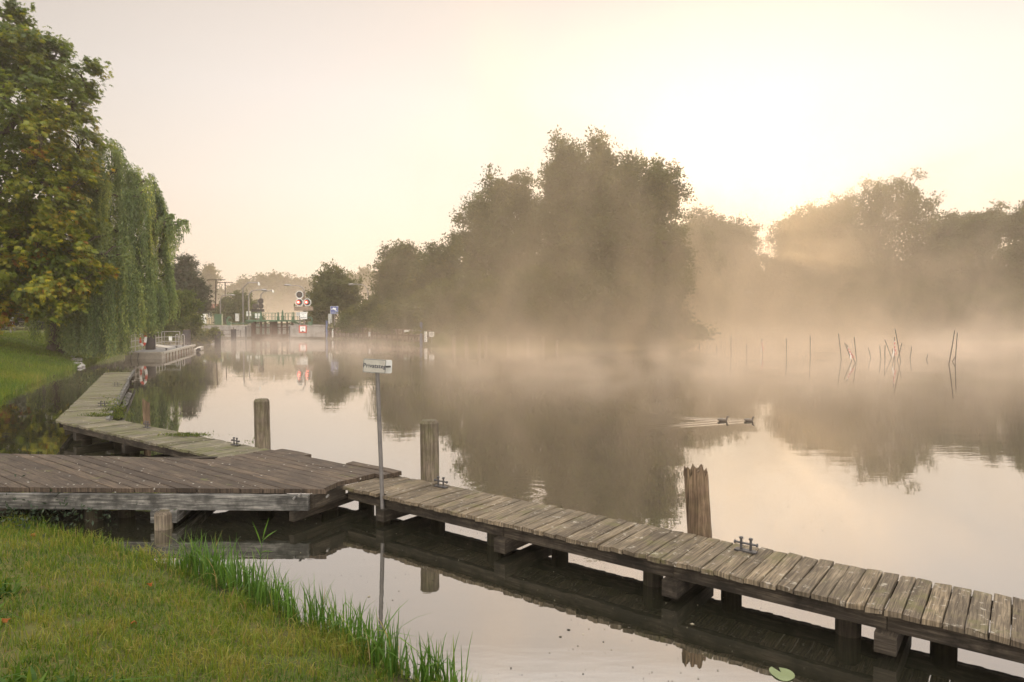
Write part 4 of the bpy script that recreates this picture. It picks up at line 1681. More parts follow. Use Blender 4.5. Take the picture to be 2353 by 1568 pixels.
def vnoise(x, y, s, seed):
    r = np.random.default_rng(seed)
    o = np.zeros_like(x)
    for k in range(6):
        a = r.uniform(0, 6.28)
        fq = s * r.uniform(.6, 1.9)
        o += np.sin((x * math.cos(a) + y * math.sin(a)) * fq + r.uniform(0, 6.28) + 1.2 * np.sin((x * math.sin(a) - y * math.cos(a)) * fq * .7))
    return o / 6


rng = np.random.default_rng(3)
# near bank
Nn = 520000
x = rng.uniform(-9.5, 2.0, Nn)
y = rng.uniform(1.4, 10.5, Nn)
s = shore_dist(x, y)
inview = (np.abs(x) < .82 * y + .6) & (s > -.06)
dd = np.hypot(x, y)
bare = vnoise(x, y, 3.6, 44) + .5 * vnoise(x, y, 11.0, 45)
keep = inview & (rng.uniform(0, 1, Nn) < np.clip(1.05 - dd / 11, .3, .8) * np.clip(1.25 + 1.5 * bare, .16, 1)) & ~((x < -3.5) & (y > 8.6) & (s < .2))
x, y, s, dd = x[keep], y[keep], s[keep], dd[keep]
pn = vnoise(x, y, 2.2, 1)
pf = vnoise(x, y, 9.0, 2)
u_ = x * .602 + y * .799
dark = np.clip((1.55 - u_) / .55, 0, 1)       # lusher, darker weeds low in the corner
tint = np.clip(.50 + .30 * pn + .30 * pf - .34 * dark + rng.normal(size=len(x)) * .14, 0, .86)
dry = rng.uniform(size=len(x)) < (.10 + .10 * (pf > .25))
tint = np.where(dry, rng.uniform(.84, 1, len(x)), tint)
hh = np.clip(.062 + .030 * pf + .025 * pn + rng.normal(size=len(x)) * .022 + .02 * dark, .015, .19)
edge = np.exp(-np.maximum(s, 0) / .25)
hh = hh * (1 + 1.0 * edge)
hh = np.where((u_ > 2.2) & (x < -4.2), hh * 1.15, hh)
ww = rng.uniform(.0035, .0065, len(x)) * (1 + .05 * dd)
v1, a1 = blades(x, y, hh, ww, tint, rng, .75)
# flat broad weed leaves in the corner
n = 16000
xx = rng.uniform(-4.2, .9, n)
yy = rng.uniform(2.2, 5.5, n)
un_ = xx * .602 + yy * .799
k = (un_ < 2.0) & (vnoise(xx, yy, 3.0, 5) + .35 * (un_ < 1.4) + .2 * (yy < 3.4) > .16) & (np.abs(xx) < .82 * yy + .5) & (shore_dist(xx, yy) > .2)
xx, yy = xx[k], yy[k]
v2, a2 = blades(xx, yy, rng.uniform(.06, .17, len(xx)), rng.uniform(.014, .036, len(xx)), np.clip(rng.normal(.22, .12, len(xx)), 0, .5), rng, 1.1)
gr = link_mesh('grass', np_mesh('grass', np.concatenate([v1, v2]), 4, {'tint': np.concatenate([a1, a2])}), MAT['grass'])
tag(gr, 'short yellow-green grass on the near bank', 'grass', kind='stuff')
# left bank further away
Nn = 150000
y = rng.uniform(15, 60, Nn)
x = -y * rng.uniform(.42, .85, Nn)
s = shore_dist(x, y)
k = (s > -.05) & (s < 16) & (rng.uniform(size=Nn) < np.clip(30 / y, .2, 1))
x, y, s = x[k], y[k], s[k]
pn = vnoise(x, y, .6, 8)
tint = np.clip(.50 + .22 * pn + rng.normal(size=len(x)) * .12, 0, 1)
hh = np.clip(.13 + .05 * pn + rng.normal(size=len(x)) * .04, .05, .4) * (1 + .9 * np.exp(-np.maximum(s, 0) / .5))
# leave the path bare
cl_np = np.array([(q.x, q.y) for q in cl])
dp = np.min(np.hypot(x[:, None] - cl_np[None, :, 0], y[:, None] - cl_np[None, :, 1]), axis=1)
k = dp > 2.0
v3, a3 = blades(x[k], y[k], hh[k], rng.uniform(.018, .035, k.sum()), tint[k], rng, .6)
gr2 = link_mesh('grass', np_mesh('grass', v3, 4, {'tint': a3}), MAT['grass'])
tag(gr2, 'grass on the left bank below the chestnut', 'grass', kind='stuff')


def ribbon_plant(root, name, bases, heights, widths, rng, bend, mat, segs=6, tint=(.45, .2), folds=.15):
    V, AT = [], []
    off = np.array(root.location)
    for bp, h_, w_ in zip(bases, heights, widths):
        a = rng.uniform(0, 6.28)
        l_ = abs(rng.normal()) * bend + .03
        fold = rng.uniform() < folds
        dx = np.array([math.cos(a), math.sin(a), 0])
        sd = np.array([math.cos(a + 1.2 + rng.normal() * .5), math.sin(a + 1.2 + rng.normal() * .5), 0])
        tn = float(np.clip(rng.normal(*tint), 0, 1))
        pts = []
        for i in range(segs + 1):
            f = i / segs
            bendf = l_ * f ** 2.2
            zz = f - .28 * bendf ** 2
            if fold and f > .6:
                bendf += (f - .6) * 1.1
                zz -= (f - .6) * 1.25
            pts.append(bp + dx * h_ * bendf + np.array([0, 0, h_ * zz]))
        for i in range(segs):
            w0 = w_ * (1 - (i / segs) ** 2.2) * .5 + .0006
            w1 = w_ * (1 - ((i + 1) / segs) ** 2.2) * .5 + .0006
            V += [pts[i] - sd * w0 - off, pts[i] + sd * w0 - off, pts[i + 1] + sd * w1 - off, pts[i + 1] - sd * w1 - off]
            AT += [tn] * 4
    return link_mesh(name, np_mesh(name, np.array(V), 4, {'tint': np.array(AT)}), MAT[mat], root)


def shore_pts(pxs, spread, n, rng):
    """random spots round a list of picture points on the water's edge"""
    out = []
    for _ in range(n):
        f = rng.uniform(0, len(pxs) - 1)
        i = min(int(f), len(pxs) - 2)
        a, b_ = P(*pxs[i]), P(*pxs[i + 1])
        q = a.lerp(b_, f - i)
        q = q + ND * rng.normal() * spread + UD * rng.normal() * .05
        out.append(np.array([q.x, q.y, min(max(gz(q.x, q.y), -.03), .1)]))
    return out


reed_specs = [
    ('sparse reed tuft at the left end of the reed belt, near the lit pier leg', [(400, 1305), (440, 1318)], 26, (.10, .26), .05),
    ('tall dense reed clump in front of the dark water under the pier', [(430, 1318), (520, 1345)], 120, (.22, .42), .08),
    ('reed clump left of where the dark reflection meets the bright water', [(520, 1345), (600, 1385)], 110, (.20, .38), .08),
    ('reed clump standing against the bright water, left of the pole reflection', [(605, 1390), (690, 1425)], 95, (.18, .36), .07),
    ('reed clump just left of the reflection of the sign pole', [(705, 1432), (785, 1475)], 80, (.18, .36), .07),
    ('reed clump in front of the reflection of the sign pole', [(800, 1482), (870, 1525)], 75, (.18, .36), .07),
    ('reed clump at the grassy tip near the bottom edge of the picture', [(870, 1525), (925, 1562)], 65, (.18, .38), .06),
    ('separate reed clump standing alone in the water at the bottom edge', [(965, 1578), (1050, 1600)], 62, (.18, .36), .05),
]
for lab, pxs, n, (h0, h1), sp in reed_specs:
    rr = np.random.default_rng(len(lab) * 7 + n)
    c = P(*pxs[0]).lerp(P(*pxs[1]), .5)
    root = thing('reed_clump', lab, 'reeds', (c.x, c.y, 0), 0, 'reeds along the near bank')
    n = int(n * 1.1)
    bs = shore_pts(pxs, sp, n, rr)
    ribbon_plant(root, 'leaves', bs, rr.uniform(h0, h1, n) * 1.2, rr.uniform(.009, .017, n), rr, .30, 'reed', tint=(.42, .2))
    k = max(4, n // 9)
    bs = shore_pts(pxs, sp, k, rr)
    ribbon_plant(root, 'dead_leaves', bs, rr.uniform(h0 * .5, h1 * .7, k), rr.uniform(.004, .008, k), rr, .6, 'reed', tint=(.97, .03), folds=.6)

# one tall common reed
rr = np.random.default_rng(4)
c = P(607, 1330)
root = thing('reed_stalk', 'single tall reed stalk with spread leaves against the black water', 'reed', (c.x, c.y, 0), 0)
top = PD(610, 1196, c.y + .05)
b = MB()
pts = [Vector((c.x, c.y, -.05)), PD(598, 1290, c.y), PD(600, 1262, c.y), PD(606, 1235, c.y)]
b.tube(pts, [.004, .004, .003, .0015], 6)
b.build('stem', MAT['reed'], root)
V, AT = [], []
for (x0, y0), (x1, y1) in (((601, 1255), (580, 1198)), ((603, 1240), (618, 1190)), ((602, 1244), (637, 1218)), ((598, 1278), (585, 1256)), ((599, 1270), (628, 1268))):
    a, e = np.array(PD(x0, y0, c.y)), np.array(PD(x1, y1, c.y + rr.normal() * .06))
    sd = np.cross(e - a, np.array([0, 1, .2]))
    sd /= np.linalg.norm(sd)
    m1 = a * .6 + e * .4 + np.array([0, 0, .012])
    for p0, p1, w0, w1 in ((a, m1, .002, .0065), (m1, e, .0065, .0008)):
        V += [p0 - sd * w0, p0 + sd * w0, p1 + sd * w1, p1 - sd * w1]
        AT += [.55] * 4
link_mesh('leaves', np_mesh('leaves', np.array(V) - np.array(root.location), 4, {'tint': np.array(AT)}), MAT['reed'], root)


def weed(name, label, cat, c, rx, ry, h, n, mat, seed, size=.05, group=None, upright=.6):
    rr = np.random.default_rng(seed)
    root = thing(name, label, cat, c, 0, group)
    p_ = rr.normal(size=(n, 3)) * np.array([rx, ry, 0]) * .5
    p_[:, 2] = np.abs(rr.normal(size=n)) * h * .5
    v = diamonds(p_, size, rr, .35, .8, -upright)
    link_mesh('leaves', np_mesh('leaves', v, 4, {'tint': np.repeat(np.clip(rr.normal(.5, .2, n), 0, 1), 4)}), MAT[mat], root)
    return root


weed('moss_tuft', 'green tuft growing on the boards at the bend of the mossy boardwalk', 'plant', P(236, 957, ZB), .45, .10, .05, 420, 'leaf_shrub', 1, .05)
weed('fern_weed', 'feathery green weed growing beside the boardwalk bend above the water', 'plant', P(264, 962, .22), .26, .18, .42, 900, 'leaf_shrub', 2, .06)
weed('moss_tuft', 'flat green tuft on the mossy boardwalk between stub and flat-topped post', 'plant', P(432, 1003, ZB), .50, .10, .05, 480, 'leaf_shrub', 3, .045)
weed('weed_sprig', 'small leafy sprig at the foot of the flat-topped post', 'plant', P(577, 1022, ZB), .10, .08, .12, 46, 'leaf_shrub', 6, .035)
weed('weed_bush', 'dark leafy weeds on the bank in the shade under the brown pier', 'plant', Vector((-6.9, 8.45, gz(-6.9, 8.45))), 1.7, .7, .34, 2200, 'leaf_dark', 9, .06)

# fallen leaves: a handful of single orange ones
def fallen(label, c, rot, size=.06, tilt=0.0):
    o = MB()
    n_ = 12
    pts = []
    for i in range(n_):
        a = 2 * math.pi * i / n_
        r_ = size * (.5 + .22 * math.cos(5 * a / 2) ** 2 - .1 * (i % 2))
        pts.append((r_ * math.cos(a) * 1.25, r_ * math.sin(a), .012 * math.cos(2 * a) + .004))
    o.prism(pts, (0, 0, .0025))
    ob = o.build('fallen_leaf', MAT['autumn'])
    ob.location = c
    ob.rotation_euler = (tilt, .25, rot)
    tag(ob, label, 'leaf', 'fallen autumn leaves on the near bank')


def on_bank(px, py):
    """where the view ray meets the near bank"""
    d = ray(px, py)
    t_ = 1.0
    for _ in range(900):
        q = d * t_ + Vector((0, 0, CAM_H))
        if q.z < gz(q.x, q.y):
            break
        t_ += .012
    return q


for lab, px, py, r_, tl in (('upright orange leaf on the grass in front of the pier beam', 77, 1240, .3, 1.2), ('orange leaf in the middle of the grassy bank', 343, 1357, 1.2, .3),
                            ('broad orange leaf lower down the grassy bank', 308, 1448, 2.2, .4), ('small brown-orange leaf near the left bottom edge', 12, 1443, .5, .2)):
    fallen(lab, on_bank(px, py) + Vector((0, 0, .05)), r_, .036, tl)

# lily pad and floating specks
c = P(1797, 1550)
lp = thing('lily_pad', 'single pale heart-shaped lily leaf floating near the bottom edge', 'leaf', (c.x, c.y, 0), 0)
b = MB()
pts = []
for i in range(26):
    a = math.radians(18 + 324 * i / 25)
    r_ = .098 * (1 + .06 * math.sin(3 * a))
    pts.append((r_ * math.cos(a) * 1.0, r_ * math.sin(a) * .85, .004 + .002 * math.sin(4 * a)))
pts.append((.012, 0, .004))
b.prism(pts, (0, 0, .003))
ob = b.build('leaf_blade', MAT['lily'], lp, local=True)
ob.rotation_euler = (0, 0, 1.7)
rr = np.random.default_rng(12)
n = 4200
dist = 3.2 + 30 * rr.uniform(0, 1, n) ** 2.0
an = rr.uniform(-.55, .62, n)
xx, yy = dist * np.sin(an), dist * np.cos(an)
cxs = vnoise(xx, yy, 1.3, 31)
k = (shore_dist(xx, yy) < -.05) & (rr.uniform(size=n) < np.clip(2.2 * cxs, .04, 1))
xx, yy, dist = xx[k], yy[k], dist[k]
n = len(xx)
sz = rr.uniform(.003, .0085, n) * (1 + .035 * dist) * np.where(rr.uniform(size=n) < .04, 2.2, 1)
pp = np.stack([xx, yy, np.full(n, .004)], 1)
V = []
for i in range(4):
    a = rr.uniform(0, 6.28, n) * 0 + i * math.pi / 2 + xx * 7
    V.append(pp + np.stack([np.cos(a), np.sin(a) * .8, np.zeros(n)], 1) * (sz * rr.uniform(.6, 1.2, n))[:, None])
V = np.stack(V, 1).reshape(-1, 3)
sp = link_mesh('floating_debris', np_mesh('floating_debris', V, 4, {'tint': np.repeat(rr.uniform(0, 1, n) ** 1.6, 4)}), MAT['debris'])
tag(sp, 'specks of leaf litter floating on the water', kind='stuff')
# ------------------------------------------------------------------ lock
Z = Vector((0, 0, 1))
X = Vector((1, 0, 0))
Y = Vector((0, 1, 0))
DL = 85.0
WT = 1.62                                     # top of the lock walls
XG0, XG1 = L(1300, 1000, DL).x, L(1865, 1000, DL).x
XL0 = L(690, 1000, DL).x - 6
XR1 = L(2350, 1000, DL).x


def lock_wall(label, x0, x1, inner, side):
    o = thing('lock_wall', label, 'wall', ((x0 + x1) / 2, DL, 0))
    b = MB()
    b.abox((x0, DL, -1.5), (x1, DL + 1.1, WT - .12))
    xi = inner
    b.abox((min(xi, xi + side * 1.2), DL + 1.1, -1.5), (max(xi, xi + side * 1.2), DL + 52, WT - .12))
    b.build('wall', MAT['concrete'], o)
    b = MB()
    b.abox((x0 - .03, DL - .05, WT - .12), (x1 + .03, DL + 1.2, WT))
    b.abox((min(xi, xi + side * 1.25), DL + 1.2, WT - .12), (max(xi, xi + side * 1.25), DL + 52, WT))
    b.build('coping', MAT['concrete'], o)
    return o


wl = lock_wall('pale concrete lock wall left of the gates', XL0, XG0, XG0, -1)
# guide rail fixed along the left wall and brown corner strips
b = MB()
x0, x1 = L(940, 1080, DL).x, XG0 - .9
for z in (L(0, 1080, DL).z, L(0, 1135, DL).z):
    b.bar((x0, DL - .12, z), (x1, DL - .12, z), .05, .06)
for cx in (985, 1100, 1222):
    xx = L(cx, 1100, DL).x
    b.bar((xx, DL - .12, -.2), (xx, DL - .12, L(0, 1080, DL).z), .06, .06)
b.build('guide_rail', MAT['steel_dark'], wl)
b = MB()
b.abox((L(1262, 0, DL).x, DL - .03, -1), (L(1283, 0, DL).x, DL - .004, WT - .13))
b.build('corner_strip', MAT['steel_dark'], wl)
wr = lock_wall('pale concrete lock wall right of the gates with the depth sign', XG1, XR1, XG1, 1)
b = MB()
b.abox((XG1 + .02, DL - .03, -1), (XG1 + .16, DL - .004, WT - .13))
b.build('corner_strip', MAT['steel_dark'], wr)

# two gate leaves
def gate(label, cxs, rails, bars):
    xm = L((cxs[0][0] + cxs[-1][0]) / 2, 0, DL).x
    o = thing('lock_gate', label, 'gate', (xm, DL + 1.3, 0), 0, 'lock gate leaves')
    yg = DL + 1.3
    for cx, w in cxs:
        xx = L(cx, 0, DL).x
        b = MB()
        b.abox((xx - w / 2, yg - .15, -1), (xx + w / 2, yg + .15, 2.15))
        b.build('upright', MAT['brown_gate'], o)
    xa, xb = L(cxs[0][0], 0, DL).x, L(cxs[-1][0], 0, DL).x
    for cy, hgt in rails:
        z = L(0, cy, DL).z
        b = MB()
        b.abox((xa, yg - .11, z - hgt / 2), (xb, yg + .11, z + hgt / 2))
        b.build('rail', MAT['brown_gate'], o)
    b = MB()
    b.abox((xa, yg - .06, -1), (xb, yg + .06, L(0, 1152, DL).z))
    b.build('bottom_panel', MAT['brown_gate'], o)
    for ca, cb in ((cxs[0], cxs[1]), (cxs[-2], cxs[-1])):
        b = MB()
        za, zb = L(0, 1062, DL).z, L(0, 1045, DL).z
        b.bar((L(ca[0], 0, DL).x, yg - .02, L(0, 1000, DL).z), (L(cb[0], 0, DL).x, yg - .02, L(0, 965, DL).z), .08, .08)
        b.build('brace', MAT['brown_gate'], o)
    b = MB()
    for cx in bars:
        xx = L(cx, 0, DL).x
        b.bar((xx, yg + .14, .2), (xx, yg + .14, 1.75), .05, .05)
    b.bar((xa, yg + .14, 1.75), (xb, yg + .14, 1.75), .05, .06)
    b.build('trash_bars', MAT['green_steel'], o)
    return o


gate('left brown lock gate leaf with green bars showing through', [(1327, .5), (1427, .18), (1487, .17), (1567, .28)], [(1047, .12), (1150, .16)], range(1365, 1560, 18))
gate('right brown lock gate leaf with clear openings', [(1610, .42), (1640, .16), (1710, .15), (1785, .14), (1858, .22)], [(1047, .12), (995, .08), (1150, .16), (1075, .05)], range(1655, 1850, 60))
b = MB()

# green walkway over the gates
gw = thing('gate_walkway', 'green steel walkway with hoop railing across the lock gates', 'walkway', (L(1590, 0, DL).x, DL + 1.3, 0))
za, zb = L(0, 965, DL).z, L(0, 945, DL).z
b = MB()
b.abox((L(1235, 0, DL).x, DL + .8, za), (L(1980, 0, DL).x, DL + 1.9, zb))
b.bar((L(1235, 0, DL).x, DL + 1.2, za - .2), (L(1330, 0, DL).x, DL + 1.2, za - .02), .3, .2)
b.bar((L(1860, 0, DL).x, DL + 1.2, za - .02), (L(1960, 0, DL).x, DL + 1.2, za - .25), .3, .2)
b.build('deck', MAT['green_steel'], gw)
for yy in (DL + .85, DL + 1.85):
    zt, zm = L(0, 849, DL).z, L(0, 898, DL).z
    b = MB()
    for (c0, c1) in ((1245, 1590), (1607, 1775), (1783, 1950)):
        x0, x1 = L(c0, 0, DL).x, L(c1, 0, DL).x
        b.bar((x0, yy, zt), (x1, yy, zt), .045, .045)
        b.bar((x0, yy, zm), (x1, yy, zm), .03, .03)
        k = max(3, int((x1 - x0) / .32))
        for i in range(k + 1):
            xx = x0 + (x1 - x0) * i / k
            b.bar((xx, yy, zb), (xx, yy, zt), .035 if i in (0, k) else .022, .035 if i in (0, k) else .022)
    b.build('railing', MAT['green_steel'], gw)
for cx, hgt, w in ((1447, 1.15, .30), (1680, 1.0, .26), (1742, 1.25, .28), (1885, 1.0, .22)):
    xx = L(cx, 0, DL).x
    b = MB()
    b.abox((xx - w / 2, DL + .72, zb), (xx + w / 2, DL + .98, zb + hgt * .45))
    b.abox((xx - w / 4, DL + .74, zb + hgt * .45), (xx + w / 4, DL + .94, zb + hgt * .85))
    b.cyl((xx, DL + .84, zb + hgt * .85), (xx, DL + .84, zb + hgt), .07, 10)
    b.build('sluice_gear', MAT['green_steel'], gw)
    b = MB()


def actuator(label, cx0, cx1, d, flip=1):
    a = L(cx0, 1000, d)
    o = thing('gate_drive', label, 'machine', (a.x, d, WT), 0, 'gate drives on the lock walls')
    b = MB()
    b.abox((a.x - .2, d - .2, WT), (a.x + .25, d + .2, WT + .45))
    b.build('housing', MAT['green_steel'], o)
    b = MB()
    b.tube([(a.x - .25 * flip, d, WT + .1), (a.x - .28 * flip, d, WT + .75), (a.x - .1 * flip, d, WT + 1.0), (a.x + .25 * flip, d, WT + .95)], [.08, .09, .10, .07], 8)
    b.build('arm', MAT['green_steel'], o)
    e = L(cx1, 987, d)
    b = MB()
    b.cyl((a.x + .2 * flip, d, WT + .25), (e.x, d + .3, WT + .25), .05, 8)
    b.build('push_rod', MAT['green_steel'], o)


actuator('green gate drive on the left lock wall', 1065, 1290, DL + 1.0)
actuator('green gate drive on the right lock wall beside the name sign', 2150, 1930, DL + 1.0, -1)


# ------------------------------------------------------------------ signals
def octagon(c, r, th):
    pts = [(c[0] + r * math.cos(math.pi / 8 + i * math.pi / 4), c[1], c[2] + r * math.sin(math.pi / 8 + i * math.pi / 4)) for i in range(8)]
    return pts


def octa_panel(parent, cx, cy, d, r, frame, lit):
    c = L(cx, cy, d)
    b = MB()
    b.prism(octagon((c.x, d + .05, c.z), r, 0), (0, .2, 0))
    pn = b.build('signal_panel', MAT['panel_dark'], parent)
    if frame:
        b = MB()
        po, pi_ = octagon((c.x, d, c.z), r * 1.06, 0), octagon((c.x, d, c.z), r * .90, 0)
        vs = [Vector(q) for q in po + pi_] + [Vector(q) + Y * .049 for q in po + pi_]
        fs = []
        for i in range(8):
            j = (i + 1) % 8
            fs += [(i, 8 + i, 8 + j, j), (16 + i, 16 + j, 24 + j, 24 + i), (i, j, 16 + j, 16 + i), (8 + i, 24 + i, 24 + j, 8 + j)]
        b.add(vs, fs)
        o = b.build('rim', MAT['white'], parent)
        o.parent = pn
    if lit:
        c2 = L(cx - 16, cy - 2, d)
        b = MB()
        b.prism([(c2.x + .21 * math.cos(i * math.pi / 8), d + .045, c2.z + .21 * math.sin(i * math.pi / 8)) for i in range(16)], (0, .004, 0))
        o = b.build('lamp', MAT['lamp_red'], parent)
        o.parent = pn
        b = MB()
        b.prism([(c2.x + .13 * math.cos(i * math.pi / 8), d + .036, c2.z + .13 * math.sin(i * math.pi / 8)) for i in range(16)], (0, .006, 0))
        o = b.build('lamp_core', MAT['lamp_red_core'], parent)
        o.parent = pn
    else:
        b = MB()
        for dz in (-.12, .02, .16):
            b.abox((c.x - r * .5, d + .03, c.z + dz), (c.x + r * .5, d + .048, c.z + dz + .03))
        o = b.build('lamp_hood', MAT['steel_rust'], parent)
        o.parent = pn


d = DL + .6
m0 = L(2062, 1010, d)
sm = thing('signal_mast', 'lock signal mast with two red lights glowing in white octagons', 'signal', (m0.x, d, WT), 0, 'lock signal masts')
b = MB()
b.cyl((m0.x, d + .35, WT), (m0.x, d + .35, L(0, 565, d).z), .13, 12)
b.build('mast', MAT['steel_rust'], sm)
for cx, cy, lit in ((2008, 603, 0), (2008, 706, 1), (2115, 706, 1)):
    octa_panel(sm, cx, cy, d, .475, True, lit)
b = MB()
a, c_ = L(1938, 762, d), L(2188, 818, d)
b.abox((a.x, d, c_.z), (c_.x, d + .22, a.z))
b.build('matrix_board', MAT['steel_rust'], sm)
b = MB()
pts = [L(2063, 565, d), L(2056, 535, d), L(2035, 508, d), L(2005, 489, d), L(1965, 480, d), L(1880, 475, d)]
b.tube([q + Y * .35 for q in pts], [.07, .06, .05, .045, .04, .04], 8)
b.build('lamp_arm', MAT['galv'], sm)
b = MB()
b.tube([L(1885, 475, d) + Y * .35, L(1860, 472, d) + Y * .35, L(1800, 470, d) + Y * .35, L(1785, 474, d) + Y * .35], [.05, .11, .10, .03], 8)
b.build('lamp_head', MAT['galv'], sm)
b = MB()
pts = [L(2066, 580, d), L(2095, 590, d), L(2115, 615, d), L(2125, 650, d)]
b.tube([q + Y * .5 for q in pts], .022, 6)
b.build('cable', MAT['galv'], sm)

d = 100.0
m0 = L(1447, 1000, d)
sm = thing('signal_mast', 'unlit lock signal mast with three dark octagons left of the gates', 'signal', (m0.x, d, gz(m0.x, d)), 0, 'lock signal masts')
b = MB()
b.cyl((m0.x, d + .3, 1.2), (m0.x, d + .3, L(0, 668, d).z), .10, 10)
b.build('mast', MAT['galv'], sm)
for cx, cy in ((1487, 688), (1408, 757), (1487, 757)):
    octa_panel(sm, cx, cy, d, .40, False, False)
b = MB()
a, c_ = L(1362, 797, d), L(1533, 833, d)
b.abox((a.x, d, c_.z), (c_.x, d + .2, a.z))
b.build('matrix_board', MAT['panel_dark'], sm)


# ------------------------------------------------------------------ signs round the lock
def board_sign(name, label, c0, c1, d, mat, group=None, post=None, zfoot=None, LL=None, cat='sign'):
    LL = LL or L
    a, c_ = LL(*c0, d), LL(*c1, d)
    xm = (a.x + c_.x) / 2
    o = thing(name, label, cat, (xm, d, zfoot if zfoot is not None else c_.z), 0, group)
    w, h = abs(c_.x - a.x), abs(a.z - c_.z)
    pts = [(xm + x, d, (a.z + c_.z) / 2 + y) for x, y in rounded(w, h, min(w, h) * .06, 3)]
    b = MB()
    b.prism([Vector(q) for q in pts], (0, .05, 0))
    pl = b.build('sign_plate', MAT[mat], o)
    if post is not None:
        b = MB()
        for px in post:
            b.cyl((px, d + .10, zfoot if zfoot is not None else 0), (px, d + .10, a.z - .05), .04, 8)
        b.build('post', MAT['galv'], o)
    return o, Vector((xm, d - .004, (a.z + c_.z) / 2)), w, h, pl


def child_of(o, p):
    o.parent = p
    return o


d = DL + .3
xm = L(2062, 0, d).x
o, c, w, h, pl = board_sign('name_sign', 'white lock name board lettered Beeskow below the signal board', (2011, 833), (2114, 932), d, 'white', None, (xm,), WT)
for txt, dz, s_ in (('Selbstbedienungs-', .30, .105), ('Schleuse', .07, .105), ('Beeskow', -.24, .22)):
    child_of(lettering(txt, s_, c + Z * dz * h / .92, X, Z, MAT['ink'], o, .95, bold=.012), pl)
b = MB()
t_ = .02
for (x0, x1, z0, z1) in ((-w / 2, w / 2, h / 2 - t_, h / 2), (-w / 2, w / 2, -h / 2, -h / 2 + t_), (-w / 2, -w / 2 + t_, -h / 2 + t_, h / 2 - t_), (w / 2 - t_, w / 2, -h / 2 + t_, h / 2 - t_)):
    b.abox((c.x + x0 * .97, d - .003, c.z + z0 * .97), (c.x + x1 * .97, d + .01, c.z + z1 * .97))
child_of(b.build('border', MAT['iron'], o), pl)
o, c, w, h, pl = board_sign('notice_board', 'small grey notice board left of the lock name board', (1966, 839), (2008, 888), d + .3, 'sign_back', None, (L(1985, 0, d).x, L(1999, 0, d).x), WT)
b = MB()
for i in range(4):
    b.abox((c.x - w * .35, d + .295, c.z + h * (.28 - .17 * i)), (c.x + w * (.35 - .1 * (i % 2)), d + .298, c.z + h * (.33 - .17 * i)))
child_of(b.build('text_lines', MAT['iron'], o), pl)

o, c, w, h, pl = board_sign('depth_sign', 'square red-bordered depth sign reading 1,00 on the lock wall', (2000, 1017), (2106, 1117), DL - .06, 'red')
b = MB()
w2, h2 = w * .70, h * .72
zc = c.z + h * .03
b.prism([Vector((c.x + x, DL - .07, zc + y)) for x, y in ((-w2 / 2, -h2 / 2), (-w2 * .24, -h2 / 2), (0, -h2 * .26), (w2 * .24, -h2 / 2), (w2 / 2, -h2 / 2), (w2 / 2, h2 / 2), (-w2 / 2, h2 / 2))], (0, .012, 0))
child_of(b.build('white_field', MAT['white'], o), pl)
b = MB()
b.prism([Vector((c.x + x, DL - .074, zc + y)) for x, y in ((-w2 * .24, -h2 / 2 - .015), (w2 * .24, -h2 / 2 - .015), (0, -h2 * .26))], (0, .01, 0))
child_of(b.build('black_triangle', MAT['ink'], o), pl)
child_of(lettering('1,00', h * .27, Vector((c.x, DL - .077, zc + h2 * .16)), X, Z, MAT['ink'], o), pl)

# blue camera sign
d = DL + 1.0
a = L3(628, 810, d)
o, c, w, h, pl = board_sign('camera_sign', 'blue square sign with a white surveillance camera symbol', (575, 758), (681, 862), d, 'blue', None, (a.x,), 1.3, LL=L3)
b = MB()
t_ = .025
for (x0, x1, z0, z1) in ((-w / 2, w / 2, h / 2 - t_, h / 2), (-w / 2, w / 2, -h / 2, -h / 2 + t_), (-w / 2, -w / 2 + t_, -h / 2 + t_, h / 2 - t_), (w / 2 - t_, w / 2, -h / 2 + t_, h / 2 - t_)):
    b.abox((c.x + x0 * .985, d - .003, c.z + z0 * .985), (c.x + x1 * .985, d + .01, c.z + z1 * .985))
child_of(b.build('border', MAT['white'], o), pl)
b = MB()
q = lambda x, y: Vector((c.x + x * w, d - .006, c.z + y * h))
b.prism([q(-.20, .10), q(.22, .02), q(.24, .24), q(-.12, .33)][::-1], (0, .004, 0))
b.prism([q(-.36, .04), q(-.22, .07), q(-.20, .20), q(-.33, .20)][::-1], (0, .004, 0))
b.prism([q(-.06, .03), q(.06, .01), q(.14, -.10), q(.34, -.10), q(.34, -.04), q(.17, -.04), q(.10, .03)], (0, .004, 0))
child_of(b.build('camera_symbol', MAT['white'], o), pl)
child_of(lettering('Videoüberwachung', h * .135, c + Z * (-h * .27) - Y * .002, X, Z, MAT['white'], o, .95), pl)


# ------------------------------------------------------------------ street lamps, camera masts, poles
def arm_lamp(label, pts, head, d, r=.09, zf=None, group='curved street lamps at the lock'):
    q0 = pts[0]
    o = thing('street_lamp', label, 'lamp', (q0.x, q0.y, zf if zf is not None else gz(q0.x, q0.y)), 0, group)
    b = MB()
    p0 = Vector((q0.x, q0.y, zf if zf is not None else gz(q0.x, q0.y)))
    b.tube([p0] + pts, [r * 1.2] + [r * (1 - .45 * i / len(pts)) for i in range(len(pts))], 10)
    b.build('pole', MAT['galv'], o)
    b = MB()
    dirn = (head[1] - head[0])
    b.tube([head[0], head[0] + dirn * .25, head[0] + dirn * .85, head[1]], [r * .8, r * 1.7, r * 1.5, r * .4], 8)
    b.build('lamp_head', MAT['galv'], o)


